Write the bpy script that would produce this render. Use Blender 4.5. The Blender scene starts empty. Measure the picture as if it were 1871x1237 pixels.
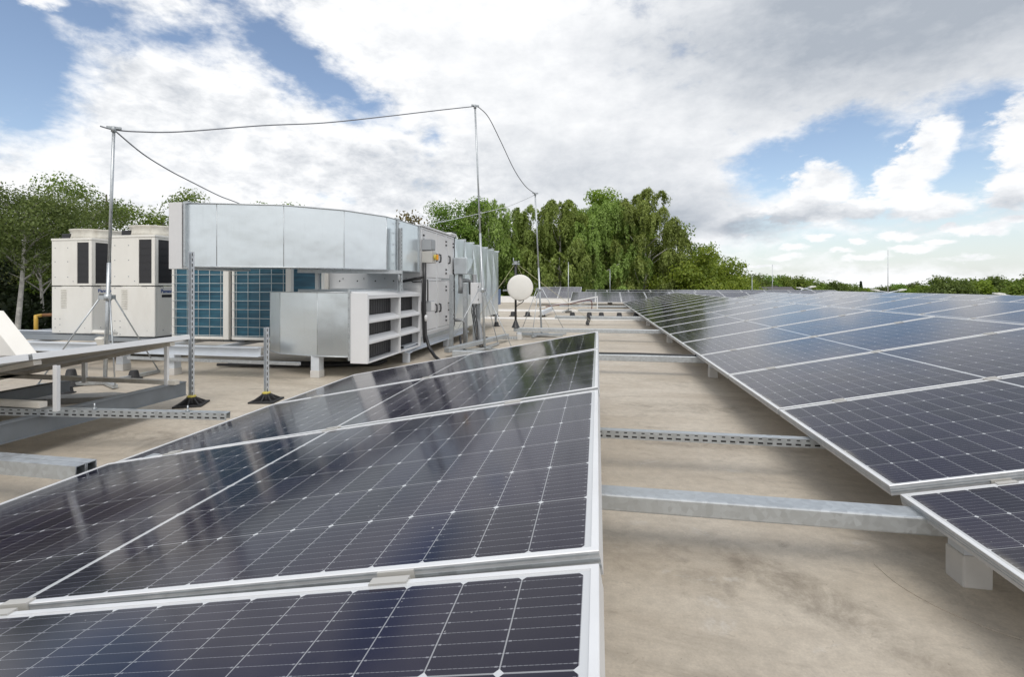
import bpy, math, random
import numpy as np
from mathutils import Vector, Matrix
R = math.radians
scene = bpy.context.scene
C = scene.collection

# ---------------------------------------------------------------- camera
cd = bpy.data.cameras.new('camera')
cd.sensor_width = 36.0
cd.lens = 17.07
cd.shift_y = -0.0518
cd.clip_start = 0.02
cd.clip_end = 3000
cam = bpy.data.objects.new('camera', cd)
cam.location = (0, 0, 0.94)
cam.rotation_euler = (R(90), 0, R(10.03))
C.objects.link(cam)
scene.camera = cam

# ---------------------------------------------------------------- exposure
scene.view_settings.view_transform = 'Standard'
scene.view_settings.look = 'None'
scene.view_settings.exposure = 0.04
scene.view_settings.gamma = 1.0

# ---------------------------------------------------------------- sun (behind the camera, veiled by cloud)
SUN_EL, SUN_AZ = 56.0, 166.0            # azimuth from +Y towards +X
sd = bpy.data.lights.new('sun', 'SUN')
sd.energy = 1.5
sd.angle = R(30)
sd.color = (1.0, 0.95, 0.88)
sun = bpy.data.objects.new('sun', sd)
sdir = Vector((math.sin(R(SUN_AZ)) * math.cos(R(SUN_EL)), math.cos(R(SUN_AZ)) * math.cos(R(SUN_EL)), math.sin(R(SUN_EL))))
sun.rotation_euler = sdir.to_track_quat('Z', 'Y').to_euler()
sun.location = (10, -30, 40)
C.objects.link(sun)

# ---------------------------------------------------------------- node helper
class NT:
    def __init__(s, tree):
        s.t = tree; s.n = tree.nodes; s.l = tree.links
        s.n.clear()
    def node(s, typ, **kw):
        n = s.n.new(typ)
        for k, v in kw.items():
            setattr(n, k, v)
        return n
    def put(s, sock, v):
        if v is None: return
        if isinstance(v, bpy.types.NodeSocket): s.l.new(v, sock)
        else:
            try: sock.default_value = v
            except Exception:
                sock.default_value = (*v, 1.0) if hasattr(v, '__len__') else (v, v, v, 1.0)
    def math(s, op, a, b=None, c=None, clamp=False):
        n = s.node('ShaderNodeMath', operation=op, use_clamp=clamp)
        s.put(n.inputs[0], a); s.put(n.inputs[1], b)
        if c is not None: s.put(n.inputs[2], c)
        return n.outputs[0]
    def vmath(s, op, a, b=None, out=0):
        n = s.node('ShaderNodeVectorMath', operation=op)
        s.put(n.inputs[0], a)
        if b is not None: s.put(n.inputs[1], b)
        return n.outputs[out]
    def noise(s, vec, scale, detail=4, rough=.55, dist=0.0, lac=2.0):
        n = s.node('ShaderNodeTexNoise')
        s.put(n.inputs['Vector'], vec); n.inputs['Scale'].default_value = scale
        n.inputs['Detail'].default_value = detail; n.inputs['Roughness'].default_value = rough
        n.inputs['Distortion'].default_value = dist; n.inputs['Lacunarity'].default_value = lac
        return n.outputs['Fac']
    def mapr(s, v, a, b, c=0.0, d=1.0, smooth=False):
        n = s.node('ShaderNodeMapRange', interpolation_type='SMOOTHSTEP' if smooth else 'LINEAR')
        s.put(n.inputs[0], v); s.put(n.inputs[1], a); s.put(n.inputs[2], b); s.put(n.inputs[3], c); s.put(n.inputs[4], d)
        return n.outputs[0]
    def mix(s, fac, a, b, mode='MIX'):
        n = s.node('ShaderNodeMix', data_type='RGBA', blend_type=mode)
        s.put(n.inputs[0], fac); s.put(n.inputs[6], a); s.put(n.inputs[7], b)
        return n.outputs[2]
    def mapping(s, vec, loc=(0,0,0), rot=(0,0,0), scale=(1,1,1), typ='POINT'):
        n = s.node('ShaderNodeMapping', vector_type=typ)
        s.put(n.inputs[0], vec); n.inputs[1].default_value = loc; n.inputs[2].default_value = rot; n.inputs[3].default_value = scale
        return n.outputs[0]

# ---------------------------------------------------------------- sky: Nishita with broken cloud over it, laid out by compass direction
HOLES = [(-56.5, 18.0, 5.4, 7.0, 0, 1.1), (-51.0, 22.6, 5.5, 2.4, 0, 0.95), (-44.3, 23.0, 6.6, 2.2, 0, 0.75), (-34.5, 22.9, 11.5, 2.9, -24, 1.05), (-55.7, 13.6, 3.2, 1.6, 0, 0.9), (-28.6, 20.4, 5.0, 2.0, -14, 0.9), (23.0, 12.6, 8.4, 3.0, 14, 1.25), (28.0, 10.6, 8.0, 3.8, 8, 1.35), (34.5, 14.2, 3.6, 3.0, 30, 1.0), (28.4, 6.6, 11.9, 1.9, 0, 0.9), (27.5, 3.3, 15.0, 2.6, 0, 1.05), (-19.3, 16.8, 2.2, 2.3, 0, 0.5), (-30.5, 9.3, 3.0, 0.9, 0, 0.5), (16.8, 11.0, 3.6, 1.5, 10, 0.7), (-37.0, 26.6, 3.0, 1.4, 0, 0.6), (33.2, 10.4, 2.1, 2.8, 0, 0.9),
         (75, 30, 18, 9, 15, .9), (-95, 38, 20, 10, -15, .9), (62, 42, 20, 8, 10, .9), (-42, 50, 30, 11, -8, 1.15), (2, 47, 22, 7, 10, 1.05), (40, 60, 30, 8, 0, .9), (-10, 66, 40, 7, -5, .9), (150, 62, 60, 9, 0, .8), (-120, 64, 40, 9, 0, .8)]
PUFFS = [(22.4, 9.5, 3.2, 2.6, 0, 1), (20.6, 7.9, 2.2, 1.3, 0, 0.9), (22.4, 7.3, 6.0, 1.3, 0, 0.9), (30.9, 12.6, 1.7, 2.4, -20, 1), (29.9, 10.6, 2.0, 1.8, 0, 1), (28.6, 9.0, 2.3, 2.3, 0, 1), (30.6, 7.0, 3.3, 1.3, 0, 0.9), (36.6, 11.6, 2.0, 3.6, 0, 1.0), (36.0, 8.2, 2.3, 2.0, 0, 0.9), (28.4, 4.6, 1.7, 0.55, 0, 0.8), (22.4, 4.9, 1.5, 0.45, 0, 0.7), (34.2, 4.8, 1.9, 0.7, 0, 0.85), (26.4, 2.6, 1.9, 0.5, 0, 0.7), (31.5, 3.8, 1.3, 0.4, 0, 0.7), (15.5, 5.4, 0.8, 0.3, 0, 0.8), (19.1, 2.9, 3.0, 0.5, 0, 0.5), (33.6, 2.4, 2.4, 0.4, 0, 0.6), (25.6, 4.3, 1.0, .35, 0, .7), (20.0, 4.0, 1.6, .4, 0, .7), (24.0, 3.4, 1.2, .3, 0, .7), (29.5, 3.3, 2.0, .45, 0, .75), (32.0, 5.0, 1.2, .4, 0, .75), (36.8, 5.4, 1.6, .5, 0, .8), (17.5, 1.9, 2.4, .35, 0, .6), (23.0, 1.4, 3.0, .3, 0, .5), (-54.2, 23.2, 2.0, .9, 0, 0.6)]
GREYS = [(30.0, 25.0, 18.0, 6.0, -10, 1.25), (7.0, 8.6, 8.0, 3.2, 0, 0.8), (17.0, 6.6, 9.0, 1.3, 0, 1.0), (2.0, 21.0, 24.0, 9.0, 0, 0.18), (-36.0, 13.5, 14.0, 4.5, -8, 0.26), (-22, 9.0, 12, 2.5, 0, .36), (26.7, 22.7, 22.4, 6.9, -6, 1.0), (-2.7, 12.4, 16.5, 5.8, 0, 0.52), (21.5, 6.6, 7.5, 1.1, 0, 0.9), (-24.9, 12.4, 10.3, 3.4, 0, 0.4), (8.3, 7.7, 7.6, 2.8, 0, 0.8), (35.8, 6.7, 2.2, 1.3, 0, 0.7), (12.3, 25.7, 16.6, 4.8, 0, 0.5), (-45.6, 17.9, 4.7, 2.1, -20, 0.35), (30.0, 6.0, 4.2, 0.7, 0, 0.5)]
world = bpy.data.worlds.new('World')
scene.world = world
world.use_nodes = True
def build_sky():
    g = NT(world.node_tree)
    tc = g.node('ShaderNodeTexCoord')
    d = g.vmath('NORMALIZE', tc.outputs['Generated'])
    sep = g.node('ShaderNodeSeparateXYZ'); g.l.new(d, sep.inputs[0])
    x, y, z = sep.outputs
    az = g.math('MULTIPLY', g.math('ARCTAN2', x, y), 180 / math.pi)
    el = g.math('MULTIPLY', g.math('ARCSINE', z), 180 / math.pi)
    # flattened direction for the noise, so that cloud shapes stretch sideways near the horizon
    zz = g.math('MULTIPLY', z, 1.9)
    cmb = g.node('ShaderNodeCombineXYZ'); g.l.new(x, cmb.inputs[0]); g.l.new(y, cmb.inputs[1]); g.l.new(zz, cmb.inputs[2])
    nv = cmb.outputs[0]
    n1 = g.noise(nv, 3.1, 9, .62, .25)
    n2 = g.noise(g.mapping(nv, (3.3, 1.7, .4)), 9.0, 7, .6, .2)
    n3 = g.noise(g.mapping(nv, (7.3, 4.7, 2.4)), 26.0, 6, .62, .3)
    wa = g.noise(g.mapping(nv, (1.3, 9.7, 5.4)), 7.0, 5, .6)
    wb = g.noise(g.mapping(nv, (8.3, 2.7, 1.4)), 7.0, 5, .6)
    a2 = g.math('ADD', az, g.math('MULTIPLY', g.math('SUBTRACT', wa, .5), 9.0))
    e2 = g.math('ADD', el, g.math('MULTIPLY', g.math('SUBTRACT', wb, .5), 5.0))
    pos = g.node('ShaderNodeCombineXYZ'); g.l.new(a2, pos.inputs[0]); g.l.new(e2, pos.inputs[1])
    wa2 = g.math('ADD', az, g.math('MULTIPLY', g.math('SUBTRACT', n3, .5), 2.2))
    we2 = g.math('ADD', el, g.math('MULTIPLY', g.math('SUBTRACT', g.noise(g.mapping(nv, (4.4, 8.1, 6.4)), 26.0, 6, .62), .5), 1.6))
    posf = g.node('ShaderNodeCombineXYZ'); g.l.new(wa2, posf.inputs[0]); g.l.new(we2, posf.inputs[1])
    def field(blobs, p):
        acc = None
        for (a, e, ra, re, rot, w) in blobs:
            m = g.mapping(p, (a, e, 0), (0, 0, R(rot)), (ra, re, 1), 'TEXTURE')
            ln = g.vmath('LENGTH', m, out=1)
            v = g.math('MULTIPLY_ADD', ln, -w, w * 1.45)
            acc = v if acc is None else g.math('MAXIMUM', acc, v)
        return g.math('MAXIMUM', acc, 0.0)
    h = field(HOLES, pos.outputs[0])
    k = field(PUFFS, posf.outputs[0])
    gy = field(GREYS, pos.outputs[0])
    def cen(v, k): return g.math('MULTIPLY', g.math('SUBTRACT', v, .5), k)
    n4 = g.noise(g.mapping(nv, (2.3, 6.7, 9.4)), 60.0, 4, .6)
    nn = g.math('ADD', g.math('ADD', cen(n1, 1.15), cen(n2, .95)), g.math('ADD', cen(n3, .55), cen(n4, .2)))
    cov = g.math('ADD', g.math('SUBTRACT', .86, g.math('MULTIPLY', h, .80)), nn)
    cov = g.mapr(cov, .06, .72, 0, 1, True)
    kk = g.math('ADD', k, g.math('ADD', g.math('ADD', cen(n3, 1.1), cen(n4, .6)), cen(n2, .7)))
    kk = g.mapr(kk, .24, .74, 0, 1, True)
    mask = g.math('MAXIMUM', cov, kk)
    # cloud brightness: sunlit white, grey bellies, soft relief
    gg = g.math('MINIMUM', g.math('MULTIPLY', gy, .85), 1.0)
    off = g.mapping(nv, (-.030, -.012, .050))
    n2b = g.noise(g.mapping(off, (3.3, 1.7, .4)), 9.0, 7, .6, .2); n3b = g.noise(g.mapping(off, (7.3, 4.7, 2.4)), 26.0, 6, .62, .3)
    shade = g.math('ADD', g.math('MULTIPLY', g.math('SUBTRACT', n2b, n2), 1.5), g.math('MULTIPLY', g.math('SUBTRACT', n3b, n3), .9))
    rel = g.math('ADD', cen(n2, .45), g.math('ADD', cen(n1, .9), cen(n3, .35)))
    calm = g.mapr(g.math('SUBTRACT', az, g.math('MULTIPLY', g.math('SUBTRACT', 24.0, el), .9)), -34, -14, 1.0, .30, True)
    calm = g.math('MAXIMUM', calm, g.math('MULTIPLY', kk, .9))
    strk = g.noise(g.mapping(pos.outputs[0], (0, 0, 0), (0, 0, R(-28)), (.035, .12, 1)), 1.0, 4, .55)
    rel = g.math('ADD', g.math('MULTIPLY', rel, g.math('MULTIPLY_ADD', calm, .75, .25)), g.math('MULTIPLY', g.math('SUBTRACT', 1.0, calm), cen(strk, .9)))
    gfac = g.math('ADD', gg, g.math('ADD', g.math('MULTIPLY', rel, -.85), g.math('MULTIPLY', g.math('MULTIPLY', shade, calm), .8)), clamp=True)
    # cumulus heads stay white
    gfac = g.math('MULTIPLY', gfac, g.mapr(kk, 0, 1, 1, .8))
    ccol = g.mix(gfac, (9.9, 10.0, 10.15, 1), (4.3, 4.75, 5.4, 1))
    sky = g.node('ShaderNodeTexSky', sky_type='NISHITA')
    sky.sun_disc = False
    sky.sun_elevation = R(SUN_EL); sky.sun_rotation = R(SUN_AZ)
    sky.air_density = 1.0; sky.dust_density = .6; sky.ozone_density = 1.5
    skyc = g.mix(1.0, sky.outputs[0], (1.75, 1.60, 1.50, 1), 'MULTIPLY')
    # pale air close to the horizon
    hz = g.mapr(el, 0, 11, .72, 0, True)
    skyc = g.mix(hz, skyc, (6.7, 7.45, 8.0, 1))
    col = g.mix(mask, skyc, ccol)
    bg = g.node('ShaderNodeBackground'); bg.inputs[1].default_value = 0.1
    g.l.new(col, bg.inputs[0])
    out = g.node('ShaderNodeOutputWorld'); g.l.new(bg.outputs[0], out.inputs[0])
build_sky()
world.cycles.sampling_method = 'MANUAL'
world.cycles.sample_map_resolution = 1024

# ---------------------------------------------------------------- materials
M = {}
def mat(name, col, rough=.5, metal=0.0, var=.06, vscale=6.0, bump=0.0, bscale=40.0, stain=None, spec=None):
    m = bpy.data.materials.new(name); m.use_nodes = True
    g = NT(m.node_tree)
    tc = g.node('ShaderNodeTexCoord')
    geo = g.node('ShaderNodeNewGeometry')
    p = g.node('ShaderNodeBsdfPrincipled')
    n = g.noise(geo.outputs['Position'], vscale, 5, .6)
    c0 = tuple(max(0, v * (1 - var)) for v in col); c1 = tuple(min(1, v * (1 + var)) for v in col)
    cc = g.mix(g.mapr(n, .3, .7), (*c0, 1), (*c1, 1))
    if stain:
        scol, amt, ssc = stain
        s = g.noise(g.mapping(geo.outputs['Position'], scale=(1, 1, .35)), ssc, 6, .65)
        cc = g.mix(g.mapr(s, .52, .75, 0, amt), cc, (*scol, 1))
    g.l.new(cc, p.inputs['Base Color'])
    g.put(p.inputs['Roughness'], g.mapr(n, .3, .7, rough * .88, min(1, rough * 1.12)))
    p.inputs['Metallic'].default_value = metal
    if spec is not None: p.inputs['Specular IOR Level'].default_value = spec
    if bump:
        b = g.node('ShaderNodeBump'); b.inputs['Strength'].default_value = bump; b.inputs['Distance'].default_value = .01
        g.l.new(g.noise(geo.outputs['Position'], bscale, 3, .6), b.inputs['Height']); g.l.new(b.outputs[0], p.inputs['Normal'])
    o = g.node('ShaderNodeOutputMaterial'); g.l.new(p.outputs[0], o.inputs[0])
    M[name] = m
    return m

def zinc_mat(name, col, rough, metal, spangle=.12, sc=55.0, oil=0.0, rvar=.2):
    m = bpy.data.materials.new(name); m.use_nodes = True
    g = NT(m.node_tree)
    geo = g.node('ShaderNodeNewGeometry'); P = geo.outputs['Position']
    p = g.node('ShaderNodeBsdfPrincipled')
    v = g.node('ShaderNodeTexVoronoi'); v.inputs['Scale'].default_value = sc; g.l.new(P, v.inputs['Vector'])
    vs = g.node('ShaderNodeSeparateColor'); g.l.new(v.outputs['Color'], vs.inputs[0])
    n = g.noise(P, 3.0, 6, .65)
    w = g.math('ADD', g.math('MULTIPLY', vs.outputs[0], .6), g.math('MULTIPLY', n, .8))
    lo = tuple(c * (1 - spangle) for c in col); hi = tuple(min(1, c * (1 + spangle)) for c in col)
    cc = g.mix(g.mapr(w, .3, 1.1), (*lo, 1), (*hi, 1))
    # faint run marks
    st = g.noise(g.mapping(P, scale=(9, 9, .8)), 2.0, 5, .7)
    cc = g.mix(g.mapr(st, .55, .8, 0, .25), cc, (*[c * .72 for c in col], 1))
    g.l.new(cc, p.inputs['Base Color'])
    g.put(p.inputs['Roughness'], g.mapr(w, .3, 1.1, rough * (1-rvar), rough * (1+rvar)))
    p.inputs['Metallic'].default_value = metal
    if oil:
        b = g.node('ShaderNodeBump'); b.inputs['Strength'].default_value = oil; b.inputs['Distance'].default_value = .05
        g.l.new(g.noise(P, 1.6, 3, .5), b.inputs['Height']); g.l.new(b.outputs[0], p.inputs['Normal'])
    o = g.node('ShaderNodeOutputMaterial'); g.l.new(p.outputs[0], o.inputs[0])
    M[name] = m
    return m

zinc_mat('zinc', (.50, .53, .55), .42, .75)
zinc_mat('zinc_sheet', (.76, .815, .845), .30, .90, .012, 45.0, .34, .04)
zinc_mat('zinc_post', (.58, .61, .64), .45, .5)
zinc_mat('zinc_dull', (.40, .43, .45), .5, .6)
mat('steel_paint', (.60, .64, .69), .45, 0, .05)
mat('steel_dark', (.16, .18, .20), .5, .1, .12)
mat('alu', (.78, .79, .80), .38, .25, .05)
mat('alu_shaded_side', (.46, .47, .48), .45, .3, .10, 30.0, stain=((.66, .66, .66), .7, 22))  # shaded copy of alu: shade painted into the frame sides, plus dirt streaks
mat('alu_dirty', (.66, .63, .57), .5, .15, .12, 9.0, stain=((.30, .27, .22), .5, 9))
mat('clamp_grey', (.52, .51, .48), .5, .2, .06)
mat('casing', (.68, .68, .685), .42, 0, .03, 3.0)
mat('casing_light', (.70, .71, .725), .4, 0, .03, 3.0)
mat('cream', (.78, .765, .72), .42, 0, .03, 3.0, stain=((.55, .52, .46), .25, 3))
mat('cream_shroud', (.62, .60, .54), .6, 0, .12, 14.0, stain=((.40, .36, .29), .6, 12))
mat('coil_dark', (.030, .030, .034), .5, .2, .15, 60.0)
mat('guard', (.62, .66, .66), .4, .1)
mat('rubber', (.022, .022, .024), .65, 0, .2, 30.0)
mat('plastic_black', (.025, .025, .027), .4, 0, .1)
mat('plastic_grey', (.34, .36, .38), .45, 0, .05)
mat('void', (.018, .018, .020), .7, 0, .1)
mat('yellow_plastic', (.55, .46, .09), .45)
mat('orange', (.80, .36, .03), .4)
mat('gas_yellow', (.55, .34, .05), .45, 0, .12)
mat('rust', (.22, .11, .05), .7, .2, .35, 40.0)
mat('blue_paint', (.10, .16, .30), .45)
mat('ink_blue', (.02, .07, .28), .5)
mat('ink_black', (.02, .02, .025), .5)
mat('insul', (.26, .27, .28), .55, .2, .15, 20.0)
mat('cable_red', (.10, .015, .015), .5)
mat('rope', (.55, .52, .33), .7)
mat('dish_white', (.76, .75, .71), .45, 0, .03)
mat('wire', (.20, .21, .23), .45, .5)
mat('concrete', (.26, .255, .24), .85, 0, .18, 12.0, .3, 60)
mat('wall_paint', (.55, .54, .51), .8, 0, .06, 1.0)
mat('parapet_white', (.80, .80, .79), .6, 0, .04)
mat('post_wrap', (.60, .59, .57), .6, 0, .08, 8.0, stain=((.42, .39, .34), .4, 6))
mat('bark_birch', (.52, .50, .46), .8, 0, .35, 7.0, .4, 20)
mat('bark_dark', (.10, .085, .065), .9, 0, .3, 8.0, .6, 20)
mat('house_roof', (.10, .095, .10), .7, 0, .15, 3.0)
mat('house_red', (.28, .12, .08), .8, 0, .15, 3.0)
mat('tree_ground', (.045, .055, .022), .95, 0, .4, .4)

def coil_mat():
    m = bpy.data.materials.new('coil_blue'); m.use_nodes = True
    g = NT(m.node_tree)
    geo = g.node('ShaderNodeNewGeometry'); P = geo.outputs['Position']
    sp = g.node('ShaderNodeSeparateXYZ'); g.l.new(P, sp.inputs[0])
    fins = g.math('PINGPONG', g.math('MULTIPLY', sp.outputs[2], 1 / .024), 1.0)
    tone = g.noise(g.mapping(P, scale=(1, 1, 16)), 2.2, 4, .6)
    c = g.mix(g.mapr(tone, .35, .68), (.012, .075, .125, 1), (.035, .165, .24, 1))
    c = g.mix(g.mapr(fins, 0, 1, .0, .5), c, (.008, .04, .07, 1))
    p = g.node('ShaderNodeBsdfPrincipled'); g.l.new(c, p.inputs['Base Color']); p.inputs['Roughness'].default_value = .45
    o = g.node('ShaderNodeOutputMaterial'); g.l.new(p.outputs[0], o.inputs[0]); M['coil_blue'] = m
coil_mat()

def roof_mat():
    m = bpy.data.materials.new('roof_membrane'); m.use_nodes = True
    g = NT(m.node_tree)
    geo = g.node('ShaderNodeNewGeometry'); P = geo.outputs['Position']
    sp = g.node('ShaderNodeSeparateXYZ'); g.l.new(P, sp.inputs[0])
    big = g.noise(P, .45, 5, .6, .3)
    mid = g.noise(g.mapping(P, scale=(.55, 1.6, 1)), 1.7, 7, .66, .6)
    fine = g.noise(P, 22.0, 6, .7)
    strk = g.noise(g.mapping(P, (3, 5, 0), scale=(.35, 2.6, 1)), 1.3, 7, .7, .9)
    c = g.mix(g.mapr(big, .33, .68), (.63, .565, .47, 1), (.50, .44, .355, 1))
    c = g.mix(g.mapr(mid, .45, .70, 0, .65), c, (.37, .31, .24, 1))
    c = g.mix(g.mapr(strk, .56, .78, 0, .60), c, (.235, .205, .165, 1))
    c = g.mix(g.mapr(g.noise(g.mapping(P, (9, 2, 0)), .8, 6, .7, .5), .60, .78, 0, .55), c, (.56, .52, .46, 1))
    # dried puddle marks and scuffs
    dk = g.noise(g.mapping(P, (11, 7, 3), scale=(1.0, 1.5, 1)), 1.1, 9, .75, 1.2)
    c = g.mix(g.mapr(dk, .575, .69, 0, .62), c, (.165, .140, .110, 1))
    sc = g.noise(g.mapping(P, (2, 4, 1), scale=(1, 1.4, 1)), 4.2, 9, .78, .6)
    c = g.mix(g.mapr(sc, .62, .66, 0, .5), c, (.60, .57, .52, 1))
    d2 = g.noise(g.mapping(P, (7, 3, 8), scale=(1.0, 1.7, 1)), 3.4, 10, .78, 1.0)
    c = g.mix(g.mapr(d2, .56, .70, 0, .50), c, (.20, .165, .125, 1))
    d3 = g.noise(g.mapping(P, (1, 13, 8), (0, 0, .5), (1.0, 2.6, 1)), 1.9, 10, .8, 1.6)
    c = g.mix(g.mapr(d3, .60, .66, 0, .42), c, (.17, .14, .11, 1))
    c = g.mix(g.mapr(d3, .34, .40, .30, 0), c, (.62, .58, .52, 1))
    c = g.mix(g.mapr(fine, .40, .66, 0, .34), c, (.27, .24, .20, 1))
    grit = g.noise(g.mapping(P, (2, 9, 1)), 140.0, 2, .7)
    c = g.mix(g.mapr(grit, .35, .65, 0, .28), c, (.30, .27, .225, 1))
    spk = g.noise(g.mapping(P, (5, 1, 1)), 60.0, 3, .6)
    c = g.mix(g.mapr(spk, .68, .74, 0, .55), c, (.15, .13, .11, 1))
    def mark(cx, cy, rx, ry, rot, amt, colr, sc=9.0, lo=.42, hi=.60):
        ml = g.mapping(P, (cx, cy, 0), (0, 0, R(rot)), (rx, ry, 50), 'TEXTURE')
        f = g.mapr(g.vmath('LENGTH', ml, out=1), .45, 1.0, 1, 0, True)
        nz = g.mapr(g.noise(g.mapping(P, (cx, 0, 0)), sc, 8, .75, .8), lo, hi)
        return g.mix(g.math('MULTIPLY', g.math('MULTIPLY', f, nz), amt), c, (*colr, 1))
    # dusty footprints and water stains seen in the near aisle
    for cx, cy, rx, ry, rot in ((.335, 1.52, .055, .032, -20), (.33, 1.42, .075, .045, 30), (.16, 1.98, .05, .03, 10), (.38, 1.95, .075, .03, -30), (.95, 1.96, .05, .03, 0)):
        c = mark(cx, cy, rx, ry, rot, .55, (.60, .57, .52), 34.0, .44, .60)
    for cx, cy, rx, ry, rot, am in ((.62, 1.62, .50, .13, -52, .6), (.30, 1.72, .65, .16, -10, .32), (.95, 2.15, .7, .12, 4, .5), (.5, 3.05, .9, .14, -6, .5), (.75, 3.9, .7, .2, 8, .5), (-2.9, 2.55, .5, .16, 12, .45), (.45, 1.12, .5, .18, -40, .25)):
        c = mark(cx, cy, rx, ry, rot, am, (.13, .105, .075), 5.0, .40, .62)
    # welded laps every 2.05 m along Y
    ln = g.math('ABSOLUTE', g.math('SUBTRACT', g.math('FRACT', g.math('MULTIPLY', g.math('ADD', sp.outputs[1], g.math('MULTIPLY', g.math('SUBTRACT', mid, .5), .02)), 1 / 2.05)), .5))
    seam = g.mapr(ln, .0, .0030, .28, 0)
    c = g.mix(seam, c, (.17, .155, .13, 1))
    p = g.node('ShaderNodeBsdfPrincipled'); g.l.new(c, p.inputs['Base Color'])
    g.put(p.inputs['Roughness'], g.mapr(mid, .3, .7, .5, .78))
    b = g.node('ShaderNodeBump'); b.inputs['Strength'].default_value = .35; b.inputs['Distance'].default_value = .012
    hh = g.math('ADD', g.math('MULTIPLY', g.noise(P, 9.0, 5, .6), .5), g.math('ADD', g.math('MULTIPLY', fine, .2), g.mapr(ln, .0, .02, .0, .4)))
    g.l.new(hh, b.inputs['Height']); g.l.new(b.outputs[0], p.inputs['Normal'])
    o = g.node('ShaderNodeOutputMaterial'); g.l.new(p.outputs[0], o.inputs[0]); M['roof_membrane'] = m
roof_mat()

PL, PW = 2.094, 1.040          # panel length (down the slope) and width (along the row)
def cell_mat():
    m = bpy.data.materials.new('solar_glass'); m.use_nodes = True
    g = NT(m.node_tree)
    uv = g.node('ShaderNodeUVMap'); uv.uv_map = 'UVMap'
    s = g.node('ShaderNodeSeparateXYZ'); g.l.new(uv.outputs[0], s.inputs[0])
    u, v = s.outputs[0], s.outputs[1]
    mu, mv, gap = .0210, .0150, .0065
    pu = (PL / 2 - mu - gap) / 12; pv = (PW - 2 * mv) / 6
    au = g.math('SUBTRACT', g.math('ABSOLUTE', g.math('SUBTRACT', u, PL / 2)), gap)
    av = g.math('SUBTRACT', v, mv)
    cu = g.math('DIVIDE', au, pu); cv = g.math('DIVIDE', av, pv)
    fu = g.math('FRACT', cu); fv = g.math('FRACT', cv)
    du = g.math('MULTIPLY', g.math('MINIMUM', fu, g.math('SUBTRACT', 1.0, fu)), pu)
    dv = g.math('MULTIPLY', g.math('MINIMUM', fv, g.math('SUBTRACT', 1.0, fv)), pv)
    line = g.math('MAXIMUM', g.math('LESS_THAN', du, .0009), g.math('LESS_THAN', dv, .0011))
    dia = g.math('LESS_THAN', g.math('ADD', du, dv), .0062)
    out = g.math('MAXIMUM', g.math('LESS_THAN', au, 0.0), g.math('GREATER_THAN', cu, 12.0))
    out = g.math('MAXIMUM', out, g.math('MAXIMUM', g.math('LESS_THAN', av, 0.0), g.math('GREATER_THAN', cv, 6.0)))
    white = g.math('MAXIMUM', out, g.math('MAXIMUM', g.math('MULTIPLY', line, .48), dia))
    # nine bus bars in each cell, with solder pads
    fb = g.math('FRACT', g.math('MULTIPLY', fv, 9.0))
    db = g.math('MULTIPLY', g.math('ABSOLUTE', g.math('SUBTRACT', fb, .5)), pv / 9)
    bar = g.math('LESS_THAN', db, .00038)
    dash = g.math('GREATER_THAN', g.math('FRACT', g.math('MULTIPLY', fu, 14.0)), .28)
    bar = g.math('MULTIPLY', bar, g.math('MULTIPLY_ADD', dash, .45, .45))
    pad = g.math('MULTIPLY', g.math('LESS_THAN', db, .0011), g.math('MULTIPLY', g.math('GREATER_THAN', du, .0028), g.math('LESS_THAN', du, .0062)))
    bar = g.math('MAXIMUM', bar, pad)
    # each cell a slightly different dark blue
    fl = g.node('ShaderNodeCombineXYZ'); g.l.new(g.math('FLOOR', cu), fl.inputs[0]); g.l.new(g.math('FLOOR', cv), fl.inputs[1])
    oi = g.node('ShaderNodeObjectInfo')
    g.l.new(g.math('MULTIPLY', oi.outputs['Random'], 40.0), fl.inputs[2])
    wn = g.node('ShaderNodeTexWhiteNoise', noise_dimensions='3D'); g.l.new(fl.outputs[0], wn.inputs['Vector'])
    base = g.mix(wn.outputs['Value'], (.0055, .0052, .0190, 1), (.0112, .0095, .0310, 1))
    c = g.mix(g.math('MULTIPLY', bar, .8), base, (.27, .28, .31, 1))
    c = g.mix(white, c, (.56, .58, .60, 1))
    # dust film
    geo = g.node('ShaderNodeNewGeometry')
    dn = g.noise(geo.outputs['Position'], 5.0, 6, .65)
    c = g.mix(g.mapr(dn, .40, .8, .002, .035), c, (.42, .40, .37, 1))
    edge = g.mapr(g.math('MINIMUM', u, g.math('SUBTRACT', 9.0, u)), .012, .05, .38, 0, True)
    edge = g.math('MULTIPLY', edge, g.mapr(g.noise(geo.outputs['Position'], 7.0, 5, .6), .4, .7))
    c = g.mix(edge, c, (.50, .47, .38, 1))
    # dried drops and specks
    sp = g.noise(g.mapping(geo.outputs['Position'], (4, 1, 2)), 85.0, 2, .5)
    c = g.mix(g.mapr(sp, .755, .775, 0, .5), c, (.45, .45, .44, 1))
    p = g.node('ShaderNodeBsdfPrincipled'); g.l.new(c, p.inputs['Base Color'])
    g.put(p.inputs['Roughness'], g.mapr(dn, .3, .7, .085, .15))
    p.inputs['IOR'].default_value = 1.36
    p.inputs['Specular IOR Level'].default_value = .5
    o = g.node('ShaderNodeOutputMaterial'); g.l.new(p.outputs[0], o.inputs[0]); M['solar_glass'] = m
cell_mat()

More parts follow.
